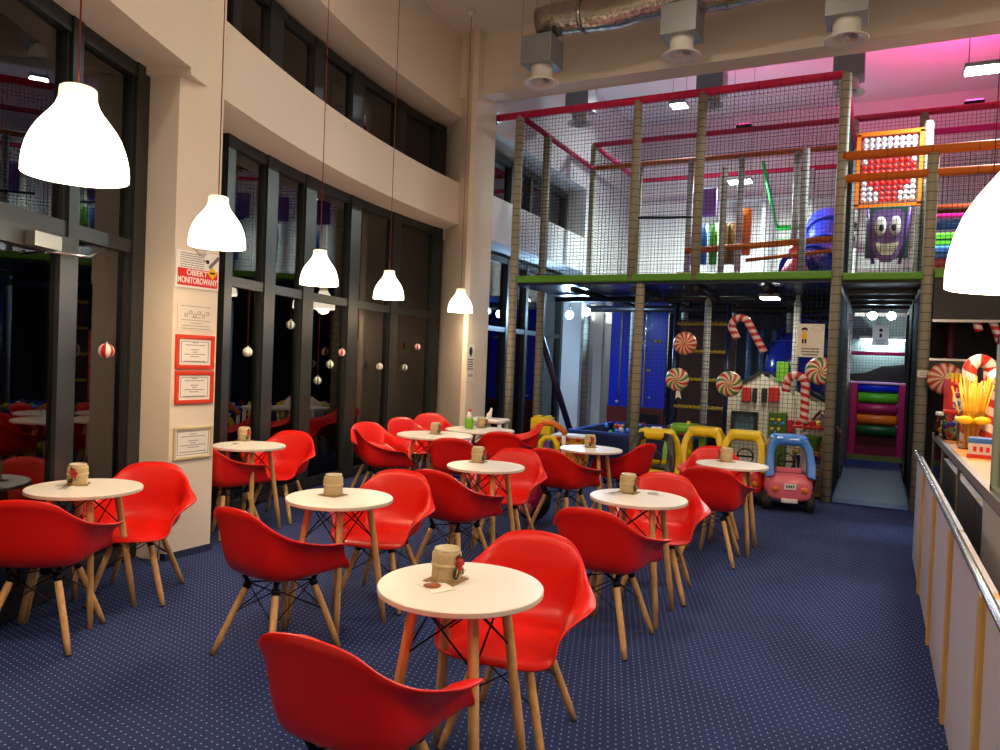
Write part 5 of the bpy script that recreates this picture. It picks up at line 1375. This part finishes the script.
# ------------------------------------------------------------------ the serving counter on the right
ct = thing('serving_counter', 'long serving counter with white panels, wood strips and glass display along the right', 'counter', (.335, 4.0, 0))
CB, CE, CH = -1.2, 7.3, .9
M_PANEL = mat('lavender white panel', (196, 192, 204), .4, noise=.02)
M_STRIP = woodmat('pine strip', (206, 166, 98), 5); M_WTOP = woodmat('glossy orange wood', (226, 150, 78), 3)
ks = [7.28, 6.07, 4.95, 3.87, 2.78, 1.68, .58, -.5, -1.2]
for a, b in zip(ks[:-1], ks[1:]):
    q = MB(); q.bbox(.335, .375, b + .035, a - .035, .0, CH - .03); q.build('front_panel', M_PANEL, ct, world=True)
for y in ks[1:-1]:
    q = MB(); q.bbox(.318, .375, y - .035, y + .035, 0.0, CH - .03); bevel(q.build('wood_strip', M_STRIP, ct, world=True), .005)
q = MB(); q.bbox(.345, .95, CE - .03, CE, 0, CH - .3); q.build('end_panel', M_PANEL, ct, world=True)
q = MB(); q.tube([(.325, CB, CH), (.325, CE, CH)], .014, 12); q.build('steel_rail', M_STEEL, ct, world=True)
# slanting display glass up to the wooden top
HTOP = 1.07
for a, b in ((6.3, 7.26), (5.1, 6.27), (3.9, 5.07)):
    g = MB(); g.bbox(.45, .458, a, b, CH - .3, HTOP - .05); g.build('display_glass', M_CLEAR, ct, world=True)
for y in (7.27, 6.285, 5.085, 3.88):
    q = MB(); q.bbox(.442, .466, y - .012, y + .012, CH - .3, HTOP - .04); q.build('glass_post', mat('dull aluminium trim', (120, 118, 112), .4, metal=.6), ct, world=True)
q = MB(); q.bbox(.47, 1.25, 3.0, 7.3, HTOP - .03, HTOP); q.build('worktop', M_WTOP, ct, world=True)
q = MB(); q.bbox(.44, .47, 3.0, 7.3, HTOP - .04, HTOP + .006); q.bbox(.44, 1.25, 7.3, 7.33, HTOP - .04, HTOP + .006); q.build('edge_trim', mat('dull aluminium trim', (120, 118, 112), .4, metal=.6), ct, world=True)
q = MB(); q.bbox(.38, 1.25, CB, 7.25, .55, .58); q.build('display_shelf', M_DARK, ct, world=True)
q = MB(); q.bbox(1.22, 1.25, CB, 7.3, 0, HTOP - .03); q.build('rear_board', M_DARK, ct, world=True)
# taller cabinet nearer the camera
q = MB(); q.bbox(.45, .50, CB, 3.78, HTOP - .06, 1.1); q.bbox(.45, .50, 3.72, 3.78, 1.0, 1.74); q.bbox(.45, .5, CB, 3.78, 1.70, 1.75); q.build('cabinet_frame', mat('pale green metal frame', (150, 160, 140), .4, metal=.3), ct, world=True)
g = MB(); g.bbox(.47, .478, CB, 3.72, 1.1, 1.7); g.build('cabinet_glass', M_CLEAR, ct, world=True)
q = MB(); q.bbox(.44, .46, CB, 3.86, CH - .3, HTOP - .05); q.build('grey_skirt_panel', mat('grey marbled panel', (150, 146, 142), .5, noise=.12, nscale=20), ct, world=True)
q = MB(); q.bbox(.6, .63, CB, 3.7, 1.1, 1.72); q.build('cabinet_back', mat('dark green panel', (48, 56, 48), .5), ct, world=True)
# goods in the display
random.seed(11)
for k in range(22):
    y = random.uniform(3.95, 6.9); x = random.uniform(.5, .85); c = random.choice([('green', mat('leaf green plastic', (60, 130, 40), .4)), ('blue', M_BLUE), ('red', M_CARRED), ('brown', mat('brown carton', (120, 80, 50), .6)), ('purple', M_PURPLE)])
    o = MB().rbox((0, 0, .07), (random.uniform(.06, .12), random.uniform(.06, .12), random.uniform(.1, .26)), .02).build('snack_pack', c[1])
    o.location = (x, y, .645); tag(o, '%s snack pack on the dark shelf inside the counter display' % c[0], 'snack pack', c[0] + ' packs in the counter display')

# things standing on the counter
def on_counter(px, py): p = at_h(px, py, HTOP); return p
p = on_counter(970, 449); vs_ = thing('straw_vase', 'clear square jar crammed with yellow straws on the counter', 'jar', (p.x, p.y, HTOP + .001))
g = MB(); g.rbox((0, 0, .13), (.15, .15, .26), .02); g.build('clear_jar', M_CLEAR, vs_)
random.seed(4); straws = []
for k in range(46):
    a = random.uniform(0, 2 * PI); r0 = random.uniform(0, .05); r1 = random.uniform(.02, .125)
    b0 = Vector((r0 * math.cos(a) * .6, r0 * math.sin(a) * .6, .01)); t1 = Vector((r1 * math.cos(a), r1 * math.sin(a), random.uniform(.4, .5)))
    m = MB(); m.tube([b0, t1], .0055, 7); o = m.build('straw', mat('yellow straw plastic', (246, 178, 30), .35) if k % 4 else mat('amber straw plastic', (230, 130, 20), .35)); o.location = vs_.location
    tag(o, 'yellow drinking straw bunched in the clear jar', 'straw', 'yellow straws in the jar')
# ribbon round the jar
q = MB(); q.tube([(.085, -.085, .19), (-.085, -.085, .19), (-.085, .085, .2), (.085, .085, .2)], .012, 8, closed=True); q.build('ribbon', M_YEL, vs_)
for sx in (-1, 1): MB().ball((sx * .05, -.105, .2), .04, 10, 8, (1.3, .4, .7)).build('bow', M_YEL, vs_)
def cane3(base, top, side, r, hook, label, drop=.1):
    a, b = Vector(base), Vector(top); d = (b - a).normalized(); s = Vector((side[0], side[1], 0)); s = (s - d * s.dot(d)).normalized()
    pts = [a + (b - a) * (k / 10) for k in range(11)]; c = b + s * hook
    for k in range(1, 13): t = PI * k / 12; pts.append(c - s * hook * math.cos(t) + d * hook * math.sin(t))
    for k in range(1, 4): pts.append(pts[-1] - d * drop / 3)
    o = thing('candy_cane', label, 'candy decoration', a); MB().tube([p - a for p in pts], r, 16, uv=True).build('cane', M_CANEB, o)
    MB().lathe([(0, -.004), (r * .9, -.002), (r * .9, .002), (0, .004)], 14).build('end_cap', M_WHITE, o)
right = (RT.x, RT.y)
b0 = at_Y(969, 400, p.y + .25); b1 = at_Y(969.5, 371, p.y + .25)
cane3((b0.x, b0.y, HTOP + .02), (b1.x, b1.y, b1.z), right, .046, .076, 'fat candy cane with a wide crook standing behind the straws', .1)
b0 = at_Y(985, 420, p.y + .05); b1 = at_Y(990, 386, p.y + .05)
cane3((b0.x, b0.y, HTOP + .02), (b1.x, b1.y, b1.z), right, .045, .1, 'fat candy cane leaning right at the photo edge beside the straws', .1)
def tub(px, py, r, h, lid, label, fill):
    p = on_counter(px, py); o = thing('sweet_jar', label, 'jar', (p.x, p.y, HTOP + .001))
    MB().lathe([(0, 0), (r, 0), (r, h * .85), (r * .85, h * .92), (r * .85, h)], 20, cap=False).build('clear_jar', M_CLEAR, o)
    MB().lathe([(0, h), (r * .95, h), (r * .95, h + .03), (0, h + .032)], 20).build('lid', lid, o)
    random.seed(int(px))
    for k in range(18):
        a = random.uniform(0, 6.28); rr = random.uniform(0, r * .7); MB().ball((rr * math.cos(a), rr * math.sin(a), random.uniform(.02, h * .75)), .016, 8, 6).build('sweet', random.choice(fill), o)
FILL = [M_CARRED, M_YEL, M_BLUE, M_GRN, M_WHITE]
tub(944, 437, .07, .17, M_WHITE, 'clear sweet jar nearest the far end of the counter', FILL)
tub(951, 440, .065, .2, M_CARRED, 'clear sweet jar just left of the straws', FILL)
tub(958.5, 438.5, .07, .24, M_WHITE, 'tall sweet jar behind the straws on the counter', FILL)
tub(986, 446, .07, .2, M_WHITE, 'sweet jar with red fruit sweets right of the straws', [M_CARRED, M_MAG, M_CARRED])
random.seed(21)
lp = on_counter(949, 440)
st_ = thing('lollipop_stand', 'small clear stand crowded with round lollipops at the far end of the counter', 'lollipop stand', (lp.x + .12, lp.y + .02, HTOP + .001))
MB().rbox((0, 0, .02), (.2, .16, .04), .02).build('base', M_CLEAR, st_)
for k in range(14):
    c, nm = random.choice([(M_CARRED, 'red'), (M_CARBLUE, 'blue'), (M_WHITE, 'white'), (M_YEL, 'yellow'), (M_MAG, 'magenta')])
    x, y, h = -.08 + .04 * (k % 5), -.05 + .05 * (k // 5), .2 + .07 * (k // 5) + random.uniform(0, .05)
    o = thing('lollipop', nm + ' lollipop among those crowded in the clear stand', 'lollipop', st_.location + Vector((x, y, .04)), 0, nm + ' lollipops in the stand')
    MB().tube([(0, 0, 0), (0, 0, h)], .003, 6).build('stick', M_WHITE, o); MB().ball((0, 0, h + .022), .024, 12, 8).build('sweet', c, o)
p = on_counter(985, 458); o = thing('sweet_box', 'blue, white and red box of sweets on the counter edge', 'box', (p.x, p.y, HTOP), R_(-10))
MB().rbox((0, 0, .05), (.17, .13, .1), .006).build('carton', M_WHITE, o); MB().box((0, 0, .105), (.176, .136, .03)).build('blue_lid', M_CARBLUE, o); MB().box((0, 0, .012), (.18, .14, .022)).build('red_base', M_CARRED, o)
q = MB()
for k in range(4): q.box((-.05 + .033 * k, -.0665, .055), (.018, .003, .03))
q.build('printed_marks', M_CARRED, o)
p = on_counter(958, 418); o = thing('fries_box', 'red box with yellow stripes standing behind the sweet jars', 'box', (at_Y(957, 385, 6.9).x, 6.9, HTOP), R_(20))
FH = at_Y(957, 379, 6.9).z - HTOP
MB().rbox((0, 0, FH / 2), (.15, .1, FH), .006).build('carton', M_CARRED, o)
q = MB()
for k in range(5): q.box((-.06 + .03 * k, -.0, FH + .01), (.016, .104, .07))
q.build('yellow_strips', M_YEL, o); MB().box((0, -.052, FH * .7), (.1, .004, .08)).build('pale_panel', M_SIGNW, o)
p = on_counter(949, 425); o = thing('snow_globe', 'small bottle with a blue cap beside the sweet jars', 'bottle', (.8, 7.2, HTOP))
MB().lathe([(0, 0), (.05, 0), (.05, .22), (.03, .28), (.03, .3)], 16).build('body', M_WHITE, o); MB().lathe([(.033, .3), (.033, .35), (0, .352)], 14).build('cap', M_CARBLUE, o)

# lamps over the counter
d = ray(1050, 287); q_ = EYE + d * (2.0 / d.dot(FWD))
pendant(q_.x, q_.y, q_.z, 'big white pendant lamp cut by the right edge of the photo', 1.3, watts=11)
d = ray(988, 284); q_ = EYE + d * (4.6 / d.dot(FWD))
pendant(q_.x, q_.y, q_.z, 'pendant lamp over the counter, hidden behind the big right lamp except its cord', .9)
# ------------------------------------------------------------------ added fill lights and the night world
# unseen fill lights added under the ceiling, behind the viewer and overhead
for i, (x, y) in enumerate(((-1.6, .6), (2.6, 1.5), (2.6, 5.2), (-1.8, 5.6), (1.6, -2.0))):
    o = thing('fill_light', 'round fill light added over the cafe, %s' % ('near the left window', 'above the counter', 'above the far counter end', 'over the tables', 'behind the viewer')[i], 'fill light', (x, y, H_CEIL - .001))
    MB().lathe([(0, -.05), (.17, -.05), (.2, -.03), (.2, 0)], 24).build('diffuser', M_LED if False else mat('lit fill diffuser', (255, 255, 255), .5, emit=(255, 232, 204), estr=3), o)
    MB().lathe([(.2, -.03), (.215, -.03), (.215, 0), (.2, 0), (.2, -.03)], 24, cap=False).build('rim', M_STEEL, o)
    area('fill_lamp', (x, y, H_CEIL - .07), 52, (255, 232, 206), .4, .4)
w_ = bpy.data.worlds.new('night'); SC.world = w_; w_.use_nodes = True
w_.node_tree.nodes['Background'].inputs[0].default_value = (.35, .45, .8, 1); w_.node_tree.nodes['Background'].inputs[1].default_value = .004
SC.view_settings.view_transform = 'Standard'; SC.view_settings.look = 'None'; SC.view_settings.gamma = 1; SC.view_settings.use_curve_mapping = False
SC.view_settings.exposure = 0.36
